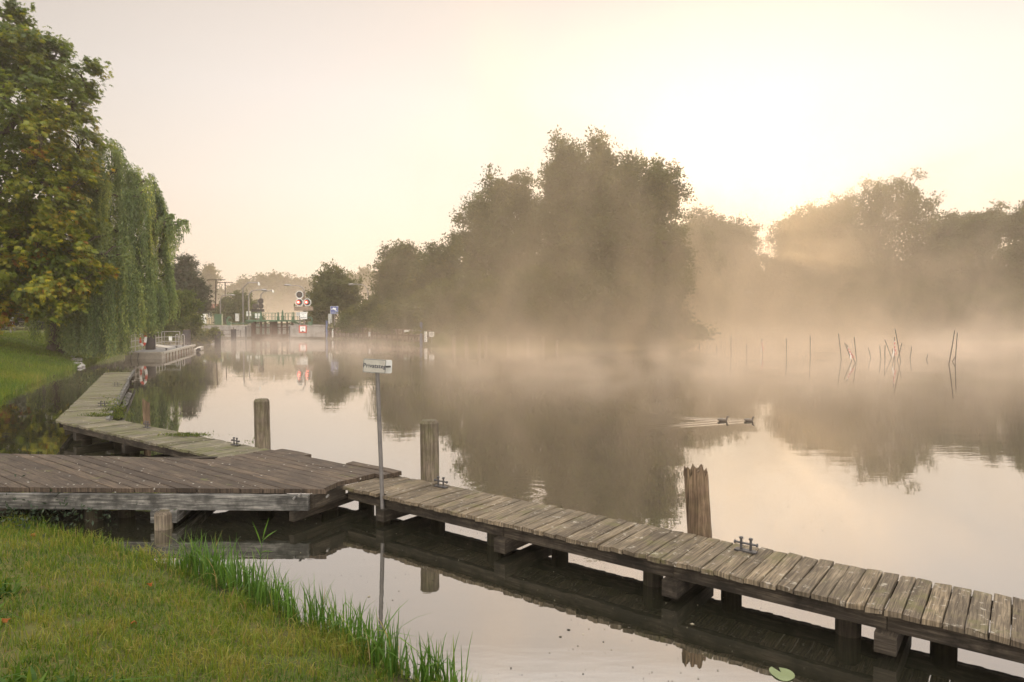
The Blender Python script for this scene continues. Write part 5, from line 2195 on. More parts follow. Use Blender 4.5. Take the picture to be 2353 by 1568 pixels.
d = 92
arm_lamp('curved street lamp left of the unlit lock signals', [L(1325, 640, d), L(1330, 610, d), L(1345, 580, d), L(1370, 556, d), L(1405, 543, d), L(1490, 538, d)], (L(1488, 538, d), L(1575, 542, d)), d)
d = 112
arm_lamp('curved street lamp in front of the yellow house', [L(945, 700, d), L(947, 670, d), L(956, 640, d), L(972, 622, d), L(1000, 610, d), L(1080, 607, d)], (L(1078, 607, d), L(1145, 611, d)), d)
d = 96
arm_lamp('curved street lamp standing behind the sheet pile wall', [L3(1085, 620, d), L3(1080, 560, d), L3(1065, 518, d), L3(1042, 485, d), L3(1005, 465, d), L3(905, 461, d)], (L3(908, 462, d), L3(810, 466, d)), d)


def cam_mast(label, pts, d):
    o = thing('camera_mast', label, 'camera mast', (pts[0].x, d, gz(pts[0].x, d)), 0, 'bent camera masts at the lock')
    b = MB()
    b.tube([Vector((pts[0].x, d, gz(pts[0].x, d)))] + pts, [.11, .09, .075, .06, .055][:len(pts) + 1], 8)
    b.build('mast', MAT['galv'], o)
    e = pts[-1]
    b = MB()
    b.tube([e + Vector((0, 0, .06)), e + Vector((.1, 0, .0)), e + Vector((.12, 0, -.18)), e + Vector((.12, 0, -.3)), e + Vector((.12, 0, -.4))], [.05, .09, .11, .16, .06], 10)
    b.build('dome_camera', MAT['white'], o)


cam_mast('taller bent camera mast beside the left lock gate', [L(1247, 515, 95), L(1325, 440, 95), L(1452, 442, 95)], 95)
cam_mast('lower bent camera mast rising behind the gate walkway', [L(1490, 602, 104), L(1530, 562, 104), L(1643, 545, 104)], 104)


def tpole(label, foot, top, half, d):
    o = thing('utility_pole', label, 'pole', (foot.x, d, gz(foot.x, d)), 0, 'dark utility poles')
    b = MB()
    b.cyl((foot.x, d, gz(foot.x, d)), top, .12, 8)
    b.build('pole', MAT['pile_dark'], o)
    b = MB()
    b.bar(top - X * half - Z * .1, top + X * half - Z * .1, .12, .14)
    b.build('crossarm', MAT['pile_dark'], o)


tpole('taller dark utility pole with crossarm in front of the house', L(872, 870, 118), L(887, 395, 118), 1.6, 118)
tpole('shorter dark utility pole with crossarm beside the round bush', L(1008, 700, 130), L(1010, 432, 130), 1.5, 130)


# ------------------------------------------------------------------ cabinets, fence, posts
def cabinet(name, label, c0, c1, d, mat, LL=L, ribs=False, depth=.4):
    a, c_ = LL(*c0, d), LL(*c1, d)
    o = thing(name, label, 'cabinet', ((a.x + c_.x) / 2, d, c_.z))
    b = MB()
    b.abox((a.x, d, c_.z), (c_.x, d + depth, a.z))
    b.build('body', MAT[mat], o)
    b = MB()
    b.abox((a.x - .03, d - .03, a.z), (c_.x + .03, d + depth + .03, a.z + .05))
    b.build('lid', MAT[mat], o)
    b = MB()
    if ribs:
        n = 9
        for i in range(n):
            z = c_.z + (a.z - c_.z) * (i + .5) / n
            b.abox((a.x + .02, d - .025, z - .04), (c_.x - .02, d - .002, z + .04))
        b.build('louvres', MAT[mat], o)
    else:
        xm = (a.x + c_.x) / 2
        b.abox((xm - .008, d - .012, c_.z + .05), (xm + .008, d - .002, a.z - .05))
        b.abox((xm + .05, d - .03, (a.z + c_.z) / 2), (xm + .08, d - .002, (a.z + c_.z) / 2 + .15))
        b.build('door_gap', MAT['iron'], o)


cabinet('switch_cabinet', 'white switch cabinet at the left end of the lock wall', (684, 866), (740, 998), 87.5, 'white')
cabinet('louvred_cabinet', 'green louvred cabinet in front of the yellow house', (866, 870), (962, 1008), 87.5, 'green_steel', ribs=True)
cabinet('switch_cabinet', 'slim white cabinet in front of the round bush', (1146, 862), (1184, 960), 96, 'white')
cabinet('switch_cabinet', 'pale cabinet on the right bank under the camera sign', (548, 866), (590, 992), 88, 'sign_back', LL=L3)
for lab, c0, c1 in (('white leaning panel left of the lower camera mast', (1294, 828), (1330, 890)), ('white panel behind the walkway railing beside the street lamp', (1332, 828), (1356, 890)),
                    ('white board behind the railing under the unlit signals', (1410, 855), (1445, 918)), ('small white board behind the railing right of the unlit mast', (1452, 855), (1486, 918))):
    board_sign('white_notice_board', lab, c0, c1, 98, 'white', 'white panels behind the gate walkway', (L((c0[0] + c1[0]) / 2, 0, 98).x,), 1.3)

# yellow house with a flat-roofed annex
d = 122
hs = thing('yellow_house', 'small yellow house with red tiled roof behind the pine', 'house', (L(770, 900, d).x, d, 1.3))
a, c_ = L(690, 808, d), L(862, 925, d)
b = MB()
b.abox((a.x - 1.5, d, .8), (c_.x, d + 6, a.z))
b.build('wall', MAT['render_yellow'], hs)
rt = L(0, 768, d).z
b = MB()
x0, x1 = a.x - 1.9, c_.x + .15
b.prism([Vector((x0, d - .4, a.z - .05)), Vector((x0, d + 6.4, a.z - .05)), Vector((x0, d + 3, rt + .6))], (x1 - x0, 0, 0))
b.build('roof', MAT['rooftile'], hs)
a2, c2 = L(780, 836, d), L(828, 905, d)
b = MB()
b.abox((a2.x - .08, d - .06, c2.z - .08), (c2.x + .08, d - .003, a2.z + .08))
wf = b.build('window', MAT['white'], hs)
b = MB()
xm = (a2.x + c2.x) / 2
b.abox((a2.x, d - .075, c2.z), (xm - .04, d - .062, a2.z))
b.abox((xm + .04, d - .075, c2.z), (c2.x, d - .062, a2.z))
b.build('pane', MAT['glass'], wf)
b = MB()
b.cyl((c_.x - .05, d - .08, .9), (c_.x - .05, d - .08, a.z), .06, 8)
b.build('downpipe', MAT['galv'], hs)
d = 132
a, c_ = L(700, 742, d), L(1030, 930, d)
an = thing('flat_roofed_building', 'pale flat-roofed building behind the yellow house', 'building', ((a.x + c_.x) / 2, d, 1.3))
b = MB()
b.abox((a.x - 2, d, .8), (c_.x, d + 8, a.z - .35))
b.build('wall', MAT['wallpale'], an)
b = MB()
b.abox((a.x - 2.3, d - .3, a.z - .35), (c_.x + .3, d + 8.3, a.z))
b.build('roof', MAT['roofdark'], an)
b = MB()
a2, c2 = L(905, 835, d), L(950, 905, d)
b.abox((a2.x, d - .04, c2.z), (c2.x, d - .003, a2.z))
b.build('window', MAT['glass'], an)
# dark hut behind the right bank
d = 104
a, c_ = L3(690, 840, d), L3(905, 960, d)
ht = thing('dark_hut', 'dark-roofed hut behind the blue camera sign', 'hut', ((a.x + c_.x) / 2, d, 1.2))
b = MB()
b.abox((a.x + .4, d, .8), (c_.x - .6, d + 5, a.z - .9))
b.build('wall', MAT['wallpale'], ht)
b = MB()
b.prism([Vector((a.x, d - .3, a.z - .9)), Vector((c_.x, d - .3, a.z - .9)), Vector((c_.x - 1.6, d - .3, a.z)), Vector((a.x + .8, d - .3, a.z))], (0, 5.6, 0))
b.build('roof', MAT['roofdark'], ht)
# garden fence by the house, railing on the right bank
d = 112
fn = thing('wire_fence', 'dark wire fence in front of the yellow house', 'fence', (L(810, 940, d).x, d, 1.3))
b = MB()
x0, x1 = L(742, 0, d).x, L(1040, 0, d).x
for i in range(9):
    xx = x0 + (x1 - x0) * i / 8
    b.cyl((xx, d, 1.2), (xx, d, 2.6), .05, 6)
b.build('posts', MAT['iron'], fn)
b = MB()
for z in (1.7, 2.05, 2.45):
    b.bar((x0, d, z), (x1, d, z), .03, .03)
b.build('wires', MAT['iron'], fn)
d = 87
fr_ = thing('bank_railing', 'dark railing behind the right end of the lock wall', 'railing', (L3(640, 0, d).x, d, 1.2))
b = MB()
x0, x1 = L3(566, 0, d).x, L3(770, 0, d).x
for z in (L3(0, 936, d).z, L3(0, 985, d).z):
    b.bar((x0, d, z), (x1, d, z), .04, .04)
for i in range(5):
    xx = x0 + (x1 - x0) * i / 4
    b.bar((xx, d, 1.2), (xx, d, L3(0, 936, d).z), .045, .045)
b.build('rails', MAT['iron'], fr_)
rw = thing('far_fence', 'thin misty fence behind the tree right of the signals', 'fence', (L3(420, 0, 130).x, 130, 1.4))
b = MB()
x0, x1 = L3(300, 0, 130).x, L3(640, 0, 130).x
for i in range(12):
    xx = x0 + (x1 - x0) * i / 11
    b.bar((xx, 130, 1.2), (xx, 130, 4.0), .07, .07)
b.bar((x0, 130, 3.9), (x1, 130, 3.9), .05, .05)
b.build('fence_panel', MAT['iron'], rw)

# ------------------------------------------------------------------ sheet pile wall
A0, A1 = Vector((XR1 + .05, DL + .2, 0)), P(985, 794, 0)
A1 = Vector((A1.x, A1.y, 0))
sp_ = thing('sheet_pile_wall', 'rusty brown sheet pile wall with a capping beam along the right bank', 'wall', ((A0.x + A1.x) / 2, (A0.y + A1.y) / 2, 0))
dv = (A1 - A0).normalized()
nv = Vector((dv.y, -dv.x, 0))
if nv.y > 0:
    nv = -nv
ln = (A1 - A0).length
prof = []
s, k = 0.0, 0
while s < ln:
    f, bk = .02, -.30
    prof += [(s, f), (s + .42, f), (s + .62, bk), (s + 1.02, bk)]
    s += 1.22
prof = [q for q in prof if q[0] <= ln]
ZT = 1.33
vs, fs = [], []
for s, o_ in prof:
    q = A0 + dv * s + nv * o_
    vs += [(q.x, q.y, -1.3), (q.x, q.y, ZT)]
for i in range(len(prof) - 1):
    fs.append((2 * i, 2 * i + 2, 2 * i + 3, 2 * i + 1))
b = MB()
b.add(vs, fs)
b.build('sheeting', MAT['steel_rust'], sp_)
b = MB()
b.bar(A0 + Z * (ZT + .05) - nv * .12, A1 + Z * (ZT + .05) - nv * .12, .45, .12)
b.build('capping_beam', MAT['steel_rust'], sp_)
for z in (.35, .85):
    b = MB()
    b.bar(A0 + Z * z + nv * .09, A1 + Z * z + nv * .09, .12, .16)
    b.build('waling', MAT['brown_gate'], sp_)
b = MB()
s = .8
while s < ln - .5:
    q = A0 + dv * s + nv * .18
    b.bar((q.x, q.y, -.6), (q.x, q.y, ZT + .1), .14, .14)
    s += 1.22
o_ = b.build('fender_posts', MAT['brown_gate'], sp_)
o_['kind'] = 'stuff'


def blue_post(label, cx, y0, y1, d):
    a, e = L3(cx, y0, d), L3(cx, y1, d)
    o = thing('blue_post', label, 'post', (a.x, d, 0), 0, 'blue marker posts')
    b = MB()
    b.cyl((a.x, d, -1.2), (a.x, d, a.z), .13, 12)
    b.build('post', MAT['bluepost'], o)
    b = MB()
    b.cyl((a.x, d, a.z), (a.x, d, a.z + .08), .15, 12)
    b.build('cap', MAT['bluepost'], o)


blue_post('blue marker post where lock wall and sheet piles meet', 527, 960, 1190, 84.2)
blue_post('tall blue marker post at the right end of the sheet pile wall', 1796, 972, 1270, 64.0)


def gauge(label, c0, c1, d):
    a, e = L3(*c0, d), L3(*c1, d)
    o = thing('water_gauge', label, 'gauge', ((a.x + e.x) / 2, d, e.z), 0, 'white water level gauges')
    b = MB()
    b.abox((a.x, d, e.z), (e.x, d + .05, a.z))
    pl = b.build('board', MAT['white'], o)
    b = MB()
    n = 10
    for i in range(n):
        z = e.z + (a.z - e.z) * (i + .4) / n
        b.abox((a.x + .02, d - .012, z), (a.x + (e.x - a.x) * (.7 if i % 2 else .45), d - .002, z + (a.z - e.z) * .03))
    child_of(b.build('scale_marks', MAT['ink'], o), pl)


gauge('white gauge board at the left end of the sheet pile wall', (596, 1062), (620, 1176), 82.6)
gauge('small white plate on the middle of the sheet pile wall', (1088, 1106), (1112, 1165), 70.5)
gauge('tall white gauge board next to the tall blue post', (1838, 1098), (1877, 1240), 63.2)
o, c, w, h, pl = board_sign('notice_sign', 'square white notice sign right of the tall white gauge', (1902, 1104), (1972, 1168), 62.6, 'white', None, (L3(1932, 0, 62.6).x,), -.5, LL=L3)
b = MB()
for i in range(5):
    b.abox((c.x - w * .36, c.y, c.z + h * (.30 - .14 * i)), (c.x + w * (.36 - .12 * (i % 2)), c.y + .003, c.z + h * (.345 - .14 * i)))
child_of(b.build('text_lines', MAT['ink'], o), pl)
o, c, w, h, pl = board_sign('notice_sign', 'plain grey plate above the sheet piles left of the tall blue post', (1565, 1080), (1640, 1104), 65.5, 'sign_back', None, None, LL=L3)

# timber piles along the wooded point
WPX = [(1043, 765), (1072, 763), (1101, 761), (1117, 763), (1168, 764), (1213, 766), (1247, 764), (1280, 772)]
oset = ['first', 'second', 'third', 'fourth', 'fifth', 'sixth', 'seventh', 'eighth']
for k, (px, py) in enumerate(WPX):
    q = P(px, 803, 0)
    q = Vector((q.x, 55.8, 0))
    zt = PD(px, py + 10, 55.8).z
    o = thing('timber_pile', f'grey timber pile along the wooded point, {oset[k]} from the left', 'pile', q, 0, 'timber piles at the foot of the wooded point')
    b = MB()
    pile(b, q.x, q.y, -1.2, zt, .16, sides=12, rings=5)
    b.build('pile', MAT['pile_grey'], o)

# ------------------------------------------------------------------ dolphins (steel mooring piles)
def dolphin(label, x0, x1, ytop, yfoot, knob=True, zf=0.0):
    q = P((x0 + x1) / 2, yfoot, zf)
    zt = PD((x0 + x1) / 2, ytop, q.y).z
    r = (x1 - x0) / 2 / F * q.y
    o = thing('steel_dolphin', label, 'mooring pile', (q.x, q.y, 0), 0, 'dark steel mooring piles')
    b = MB()
    b.cyl((q.x, q.y, -1.4), (q.x, q.y, zt), r, 28)
    b.build('pile', MAT['steel_dark'], o, smooth=False)
    b = MB()
    b.tube([(q.x, q.y, zt), (q.x, q.y, zt + .02)], [r * 1.03, r * .98], 28)
    b.build('cap', MAT['steel_rust'], o)
    if knob:
        b = MB()
        b.tube([(q.x, q.y, zt + .02), (q.x, q.y, zt + .14), (q.x, q.y, zt + .15), (q.x, q.y, zt + .2)], [.05, .05, .09, .07], 10)
        b.build('bollard_knob', MAT['steel_dark'], o)
    return o


dolphin('thick dark steel mooring pile at the front of the pontoon', 335.5, 356.5, 767.5, 817, False, .0)
dolphin('dark blue-black steel mooring pile at the far end of the pontoon', 421.5, 438, 758.6, 797, False)
dolphin('dark steel mooring pile standing free in the water right of the pontoon', 493.5, 507, 762, 792)
dolphin('dark steel mooring pile in front of the left lock wall', 531, 542.5, 757, 785)

# ------------------------------------------------------------------ pontoon
pz = .40
F0, F1 = P(287, 811, pz), P(373, 810.4, pz)
B1 = P(446, 793, pz)
dirp = (B1 - F1).normalized()
B0 = F0 + (B1 - F1)
po = thing('landing_pontoon', 'grey landing pontoon with pale wooden sides below the willow', 'pontoon', ((F0.x + B1.x) / 2, (F0.y + B1.y) / 2, 0))
b = MB()
b.prism([F0 - Z * .02, F1 - Z * .02, B1 - Z * .02, B0 - Z * .02], (0, 0, .02))
b.build('deck', MAT['pontoon_deck'], po)
b = MB()
ins = .04
mid = (F0 + F1 + B0 + B1) / 4
b.prism([Vector(((q.x - mid.x) * .992 + mid.x, (q.y - mid.y) * .997 + mid.y, -.3)) for q in (F0, F1, B1, B0)], (0, 0, .675))
b.build('hull', MAT['pontoon_side'], po)
sx_ = Vector((dirp.y, -dirp.x, 0))
b = MB()
b.bar(F1 + sx_ * .04 - Z * .03, B1 + sx_ * .04 - Z * .03, .12, .14)
b.build('rubbing_strake', MAT['pontoon_side'], po)
b = MB()
b.bar(F0 - Y * .05 - Z * .03, F1 - Y * .05 - Z * .03, .12, .13)
b.build('front_strake', MAT['pontoon_side'], po)
b = MB()
L_ = (B1 - F1).length
for i in range(11):
    q = F1 + dirp * (L_ * (i + .9) / 11.6) + sx_ * .05
    b.bar((q.x, q.y, -.1), (q.x, q.y, pz - .11), .05, .03)
o_ = b.build('fender_slats', MAT['steel_rust'], po)
o_['kind'] = 'stuff'


def railing(parent, pts, z0, h, nm='railing', rails=(1.0, .62, .28), step=1.0, r=.026):
    b = MB()
    for a, c_ in zip(pts, pts[1:]):
        a, c_ = Vector(a), Vector(c_)
        n = max(1, int((c_ - a).length / step))
        for i in range(n + 1):
            q = a.lerp(c_, i / n)
            b.cyl((q.x, q.y, z0), (q.x, q.y, z0 + h), r, 6)
        for f in rails:
            b.bar((a.x, a.y, z0 + h * f), (c_.x, c_.y, z0 + h * f), r * 1.8, r * 1.8)
    return b.build(nm, MAT['rail_pale'], parent)


f0 = F0 + Vector((.12, .1, 0))
railing(po, [f0, F0.lerp(B0, .42) + Vector((.1, 0, 0))], pz, 1.1)
bk = P(379, 794, pz)
railing(po, [F0.lerp(B0, .60) + Vector((.1, 0, 0)), F0.lerp(B0, .93) + Vector((.15, 0, 0)), F0.lerp(B0, .93) + Vector((1.3, .1, 0))], pz, 1.1)
for px in (380, 398):
    b = MB()
    q0 = PD(468 * 0 + 450 * .57446 + px * .1913 * .57446, 812, F0.y - .1)
    a = PD((450 + px * .1913) * .57446, (1250 + 850 * .1913) * .57446, F0.y - .14)
    e = PD((450 + (px - 22) * .1913) * .57446, (1250 + 985 * .1913) * .57446, F0.y - .30)
    b = MB()
for px in (398, 548):
    a = PD((450 + px * .1913) * .57446, (1250 + 848 * .1913) * .57446, F0.y - .14)
    e = PD((450 + (px - 24) * .1913) * .57446, (1250 + 990 * .1913) * .57446, F0.y - .30)
    b = MB()
    b.bar(a, e, .05, .05)
    b.build('ladder_rail', MAT['galv'], po)
for px in (1350, 1476):
    x_ = (450 + px * .1913) * .57446
    q = P(x_, (1250 + 682 * .1913) * .57446, pz)
    b = MB()
    b.tube([(q.x - .1, q.y, pz), (q.x - .1, q.y, pz + .75), (q.x - .05, q.y, pz + .85), (q.x + .05, q.y, pz + .85), (q.x + .1, q.y, pz + .7), (q.x + .1, q.y, pz)], .03, 8)
    b.build('grab_handle', MAT['rail_pale'], po)
b = MB()
q = P((450 + 960 * .1913) * .57446, (1250 + 740 * .1913) * .57446, pz)
b.prism([Vector((q.x - .8, q.y, pz)), Vector((q.x + .6, q.y, pz)), Vector((q.x - .8, q.y, pz + .22))], (0, 1.2, 0))
b.build('ramp', MAT['pontoon_side'], po)
for px, py in ((1125, 785), (1338, 738), (1473, 706), (1575, 682)):
    q = P((450 + px * .1913) * .57446, (1250 + (py + 8) * .1913) * .57446, pz)
    b = MB()
    b.tube([(q.x, q.y, pz), (q.x, q.y, pz + .1), (q.x, q.y, pz + .11), (q.x, q.y, pz + .15)], [.05, .05, .09, .07], 10)
    b.build('bollard', MAT['iron'], po)
# float beyond the pontoon
q0, q1 = P(450, 806, .12), P(462, 797, .2)
fl = thing('boom_beam', 'pale floating beam at the tip of the pontoon', 'beam', ((q0.x + q1.x) / 2, (q0.y + q1.y) / 2, 0))
b = MB()
b.bar(q0, P(463, 799, .2), .3, .22)
b.build('beam', MAT['pontoon_side'], fl)
b = MB()
b.bar(q0 + Vector((-.2, .3, -.2)), q0 + Vector((.3, -.1, .1)), .2, .2)
b.build('hinge', MAT['steel_dark'], fl)

# lifebuoy on the rail
q = PD(327.6, 774.5, F0.lerp(B0, .30).y)
lbx = thing('lifebuoy', 'red and white lifebuoy hanging on the pontoon railing', 'lifebuoy', q)
b, bw = MB(), MB()
R_, r_ = .38, .085
ax = Vector((.92, .38, 0)).normalized()
for s_ in range(8):
    tgt = b if s_ % 2 == 0 else bw
    pts = []
    for i in range(5):
        a = (s_ + i / 4) * math.pi / 4
        pts.append(q + Vector((.35, -.94, 0)).normalized().cross(Z) * 0 + Vector((.38, .92, 0)) * (R_ * math.cos(a)) * .62 + Z * (R_ * math.sin(a) * 1.5))
    tgt.tube(pts, r_, 8)
b.build('red_segments', MAT['red'], lbx)
bw.build('white_segments', MAT['white'], lbx)
q = P((450 + 1213 * .1913) * .57446, (1250 + 690 * .1913) * .57446, .3)
o = thing('berth_sign', 'small white plate on a thin post behind the pontoon', 'sign', (q.x, q.y, .1))
zt = PD((450 + 1213 * .1913) * .57446, (1250 + 500 * .1913) * .57446, q.y).z
zm = PD((450 + 1213 * .1913) * .57446, (1250 + 592 * .1913) * .57446, q.y).z
b = MB()
b.abox((q.x - .13, q.y - .02, zm), (q.x + .13, q.y + .01, zt))
b.build('plate', MAT['white'], o)
b = MB()
b.cyl((q.x, q.y + .04, -.2), (q.x, q.y + .04, zt - .05), .03, 8)
b.build('post', MAT['galv'], o)

# ------------------------------------------------------------------ things on the left bank
q = PD(10, 765, 47)
o = thing('info_desk', 'grey slanted panel on posts beside the gravel path at the left edge', 'board', (q.x, 47, gz(q.x, 47)))
a, e = PD(-40, 729, 47), PD(20, 735, 47)
b = MB()
zt = PD(0, 734, 47).z
b.prism([Vector((a.x, 47, zt)), Vector((e.x, 47, zt)), Vector((e.x, 47.5, zt + .12)), Vector((a.x, 47.5, zt + .12))], (0, -.02, -.42))
b.build('panel', MAT['sign_back'], o)
for xx in (e.x - .04, a.x + .04):
    b = MB()
    b.cyl((xx, 47.2, gz(xx, 47.2) - .1), (xx, 47.2, zt), .05, 8)
    b.build('post', MAT['galv'], o)
o = thing('wire_fence', 'dark rail fence behind the gravel path on the left', 'fence', (-42, 57, gz(-42, 57)))
b = MB()
for i in range(14):
    xx = -54 + i * 1.8
    yy = 60 - i * .12
    b.cyl((xx, yy, gz(xx, yy) - .1), (xx, yy, gz(xx, yy) + 1.25), .05, 6)
b.build('posts', MAT['iron'], o)
b = MB()
for h_ in (.35, .8, 1.2):
    b.bar((-54, 60, 1.45 + h_), (-30.6, 58.4, 1.45 + h_), .04, .05)
b.build('rails', MAT['iron'], o)
for lab, x0, x1, y0, dd_, mt in (('pale house glimpsed under the chestnut beyond the left fence', -74, -58, 70, 6, 'wallpale'),):
    o = thing('pale_house', lab, 'house', ((x0 + x1) / 2, y0, 1.4))
    b = MB()
    b.abox((x0, y0, 1.0), (x1, y0 + dd_, 5.0))
    b.build('wall', MAT[mt], o)
    b = MB()
    b.prism([Vector((x0 - .4, y0 - .5, 5.0)), Vector((x0 - .4, y0 + dd_ + .5, 5.0)), Vector((x0 - .4, y0 + dd_ / 2, 7.6))], (x1 - x0 + .8, 0, 0))
    b.build('roof', MAT['rooftile'], o)
    for i in range(4):
        b = MB()
        xx = x0 + 2 + i * 3.6
        b.abox((xx, y0 - .05, 2.4), (xx + 1.1, y0 - .003, 3.9))
        b.build('window', MAT['glass'], o)
# heap of stones on the left shore
STN = [(170, 832, .26), (177, 833, .34), (184, 836, .30), (181, 831, .28), (188, 838, .22), (174, 837, .22), (183, 841, .20), (166, 829, .20)]
wds = ['leftmost flat', 'broadest', 'rounded', 'upper', 'rightmost small', 'lower left', 'lowest wet', 'outer left small']
for (px, py, r_), wd in zip(STN, wds):
    r_ *= .68
    q = P(px, py, .12)
    b = MB()
    rr = np.random.default_rng(int(px * 3))
    nl, nk = 7, 10
    vs, fs = [(0, 0, r_ * .6)], []
    sc_ = rr.uniform(.7, 1.3, 3)
    for i in range(1, nl):
        th = math.pi * i / nl
        for k in range(nk):
            a = 2 * math.pi * k / nk
            rad = r_ * (1 + rr.uniform(-.16, .16))
            vs.append((rad * math.sin(th) * math.cos(a) * sc_[0], rad * math.sin(th) * math.sin(a) * sc_[1], rad * math.cos(th) * .6 * sc_[2]))
    vs.append((0, 0, -r_ * .6))
    for k in range(nk):
        fs.append((0, 1 + k, 1 + (k + 1) % nk))
        fs.append((len(vs) - 1, 1 + (nl - 2) * nk + (k + 1) % nk, 1 + (nl - 2) * nk + k))
    for i in range(nl - 2):
        for k in range(nk):
            k2 = (k + 1) % nk
            fs.append((1 + i * nk + k, 1 + (i + 1) * nk + k, 1 + (i + 1) * nk + k2, 1 + i * nk + k2))
    b.add(vs, fs)
    ob = b.build('stone', MAT['stone'])
    ob.location = (q.x, q.y, max(.02, gz(q.x, q.y)) + .04)
    tag(ob, f'{wd} grey stone in the little heap at the foot of the willow', 'stone', 'stones on the left shore')

# ------------------------------------------------------------------ right bank: landing stage and lamp
def R(x, y):
    return ((2700 + x * .5933) * .57446, (600 + y * .5933) * .57446)


d = 140
st = thing('landing_stage', 'misty landing stage with sloping ramp and railing on the far right bank', 'jetty', (PD(*R(500, 1210), d).x, d, 0))
b = MB()
a, e = PD(*R(430, 1200), d), PD(*R(705, 1212), d)
b.abox((a.x, d - 1, .25), (e.x, d + 1.4, .55))
b.build('deck', MAT['pontoon_side'], st)
b = MB()
t0 = PD(*R(330, 1142), d)
b.bar(Vector((t0.x, d + .2, t0.z - .1)), Vector((a.x + .3, d + .2, .5)), 1.4, .16)
b.build('ramp', MAT['pontoon_side'], st)
b = MB()
t1 = PD(*R(262, 1142), d)
b.abox((t1.x, d - .6, t0.z - .35), (t0.x, d + 1.0, t0.z - .1))
b.build('platform', MAT['pontoon_side'], st)
b = MB()
for fx in np.linspace(t1.x, t0.x, 5):
    b.bar((fx, d - .5, t0.z - .1), (fx, d - .5, t0.z + 1.9), .07, .07)
for z in (.6, 1.9):
    b.bar((t1.x, d - .5, t0.z + z), (t0.x, d - .5, t0.z + z), .06, .06)
b.build('railing', MAT['rail_pale'], st)
lm = PD(*R(518, 1150), 146)
tp = PD(*R(518, 962), 146)
o = thing('street_lamp', 'slim lamp post in the mist on the far right bank', 'lamp', (lm.x, 146, gz(lm.x, 146)))
b = MB()
b.cyl((lm.x, 146, gz(lm.x, 146) - .2), tp, .09, 8)
b.build('pole', MAT['galv'], o)
b = MB()
b.tube([tp + X * .2, tp - X * .2, tp - X * 1.1, tp - X * 1.3 - Z * .1], [.1, .2, .22, .1], 8)
b.build('lamp_head', MAT['white'], o)
fn = thing('bank_railing', 'pale low railing along the far right bank', 'railing', (PD(*R(600, 1150), 148).x, 148, .8))
b = MB()
a, e = PD(*R(380, 1145), 148), PD(*R(940, 1150), 148)
for z in (.95, 1.75):
    b.bar((a.x, 148, z + .5), (e.x, 148, z + .5), .07, .07)
for fx in np.linspace(a.x, e.x, 10):
    b.bar((fx, 148, .2), (fx, 148, 2.25), .07, .07)
b.build('rails', MAT['rail_pale'], fn)

# ------------------------------------------------------------------ thin stakes in the water
STK = [(164, 1300, 164, 1362, 0), (279, 1318, 280, 1372, 0), (378, 1257, 380, 1382, 0), (484, 1310, 485, 1384, 0), (586, 1273, 592, 1388, 1), (751, 1274, 752, 1397, 0), (912, 1257, 914, 1398, 0),
       (1103, 1240, 1121, 1412, 0), (1145, 1303, 1191, 1424, 0), (1157, 1312, 1215, 1438, 1), (1209, 1263, 1226, 1417, 0), (1304, 1335, 1321, 1404, 0), (1381, 1322, 1391, 1414, 0),
       (1417, 1318, 1417, 1422, 0), (1415, 1280, 1461, 1402, 0), (1466, 1342, 1475, 1412, 0), (1480, 1262, 1484, 1432, 1), (1485, 1210, 1521, 1427, 0), (1531, 1302, 1498, 1420, 0),
       (1597, 1328, 1585, 1407, 0), (1706, 1380, 1698, 1414, 0), (1886, 1218, 1846, 1447, 0), (1904, 1232, 1890, 1432, 0), (1893, 1390, 1872, 1428, 0)]
LBL = ['faintest short stake at the left end of the row of stakes', 'short misty stake, second from the left in the row', 'tall upright misty stake, third from the left in the row',
       'low misty stake between two taller ones at the left of the row', 'stake with hanging red and white tape at the left of the row', 'upright stake right of the left taped stake',
       'tall upright stake at the middle of the row, last before the crowd', 'tall stake leaning slightly left, first of the crowded stakes', 'slanting stake leaning against the taped slanting one',
       'strongly slanting stake wrapped with red and white tape', 'tall stake just right of the slanting taped pair', 'short thick stake leaning left in the gap of the crowd', 'medium thin stake left of the upright one in the crowd',
       'upright medium stake in the right half of the crowd', 'thin slanting stake leaning left behind the right crowd', 'short stake beside the upright taped stake', 'upright stake banded with red and white tape in the crowd',
       'longest thin stake slanting left past the taped upright stake', 'stake slanting right that crosses the long thin one', 'short single stake right of the crowd', 'stub of a stake with a float line on the water',
       'left one of the two tall stakes at the right end', 'right one of the two tall stakes at the right end', 'short slanted prop at the foot of the two right-hand stakes']
for (x0, y0, x1, y1, tape), lab in zip(STK, LBL):
    f_ = P(*R(x1, y1), 0)
    tpt = PD(*R(x0, y0), f_.y)
    o = thing('water_stake', lab, 'stake', f_, 0, 'thin stakes standing in the misty water')
    ax = tpt - f_
    b = MB()
    b.tube([f_ - ax.normalized() * 1.0, f_ + ax * .5 + X * random.uniform(-.02, .02), tpt], [.028, .025, .02], 6)
    b.build('stick', MAT['pile_dark'], o)
    if tape:
        b = MB()
        for i in range(4):
            c0_, c1_ = f_ + ax * (.28 + i * .14), f_ + ax * (.28 + i * .14 + .09)
            b.tube([c0_, c1_], .03, 8)
        q = f_ + ax * .55
        b.bar(q + X * .03, f_ + ax * .3 + X * .10, .01, .03)
        b.build('tape', MAT['red'], o)
        b = MB()
        for i in range(4):
            c0_, c1_ = f_ + ax * (.37 + i * .14), f_ + ax * (.42 + i * .14)
            b.tube([c0_, c1_], .031, 8)
        q = f_ + ax * .5
        b.bar(q - X * .03, f_ + ax * .2 - X * .14, .01, .05)
        b.build('white_tape', MAT['white'], o)

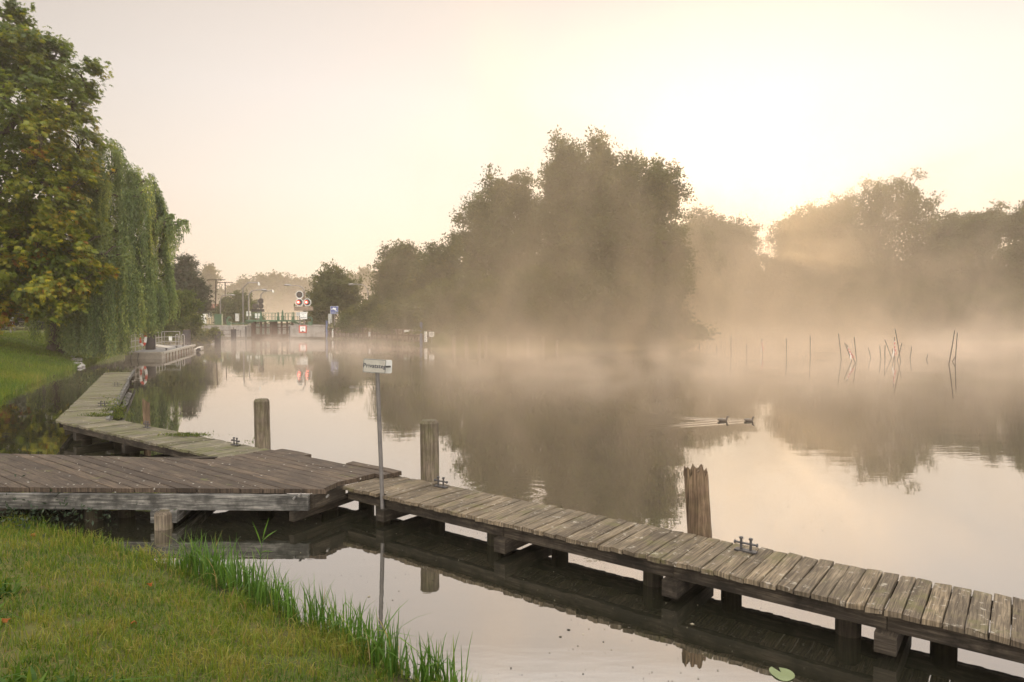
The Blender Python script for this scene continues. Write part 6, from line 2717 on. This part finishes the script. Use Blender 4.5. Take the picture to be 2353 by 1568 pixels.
# ------------------------------------------------------------------ two ducks
def duck(label, q, s=1.0):
    o = thing('duck', label, 'duck', (q.x, q.y, 0), 0, 'pair of swimming ducks')
    prof = [(-.24, .075, .010, .010), (-.20, .065, .04, .03), (-.14, .05, .075, .055), (-.05, .04, .098, .075), (.05, .038, .095, .078), (.12, .045, .07, .07), (.155, .075, .045, .055),
            (.17, .12, .034, .036), (.178, .155, .033, .035), (.19, .18, .038, .036), (.215, .19, .034, .03), (.24, .185, .02, .018)]
    n = 12
    vs, fs = [], []
    for i, (x, z, ry, rz) in enumerate(prof):
        a_ = prof[min(i + 1, len(prof) - 1)]
        p_ = prof[max(i - 1, 0)]
        dx, dz = a_[0] - p_[0], a_[1] - p_[1]
        l_ = math.hypot(dx, dz)
        nx, nz = -dz / l_, dx / l_
        for k in range(n):
            t_ = 2 * math.pi * k / n
            vs.append((s * (x + nx * rz * math.sin(t_)), s * ry * math.cos(t_), s * (z + nz * rz * math.sin(t_))))
    for i in range(len(prof) - 1):
        for k in range(n):
            k2 = (k + 1) % n
            fs.append((i * n + k, i * n + k2, (i + 1) * n + k2, (i + 1) * n + k))
    fs.append(tuple(range(n)))
    fs.append(tuple((len(prof) - 1) * n + k for k in reversed(range(n))))
    b = MB()
    b.add(vs, fs)
    b.build('body', MAT['duck'], o, local=True, smooth=True)
    b = MB()
    b.tube([(s * .235, 0, s * .186), (s * .265, 0, s * .178), (s * .285, 0, s * .174)], [s * .016, s * .013, s * .006], 8)
    b.build('bill', MAT['duck_light'], o, local=True)
    for sd in (-1, 1):
        b = MB()
        b.tube([(s * .10, sd * s * .075, s * .075), (s * .0, sd * s * .092, s * .085), (s * -.12, sd * s * .07, s * .085), (s * -.21, sd * s * .025, s * .085)], [s * .02, s * .036, s * .03, s * .008], 8)
        b.build('wing', MAT['duck_light'], o, local=True, smooth=True)


duck('left one of the two ducks swimming to the right', DUCKS[0], .6)
duck('right one of the two ducks swimming to the right, ahead of the other', DUCKS[1], .56)
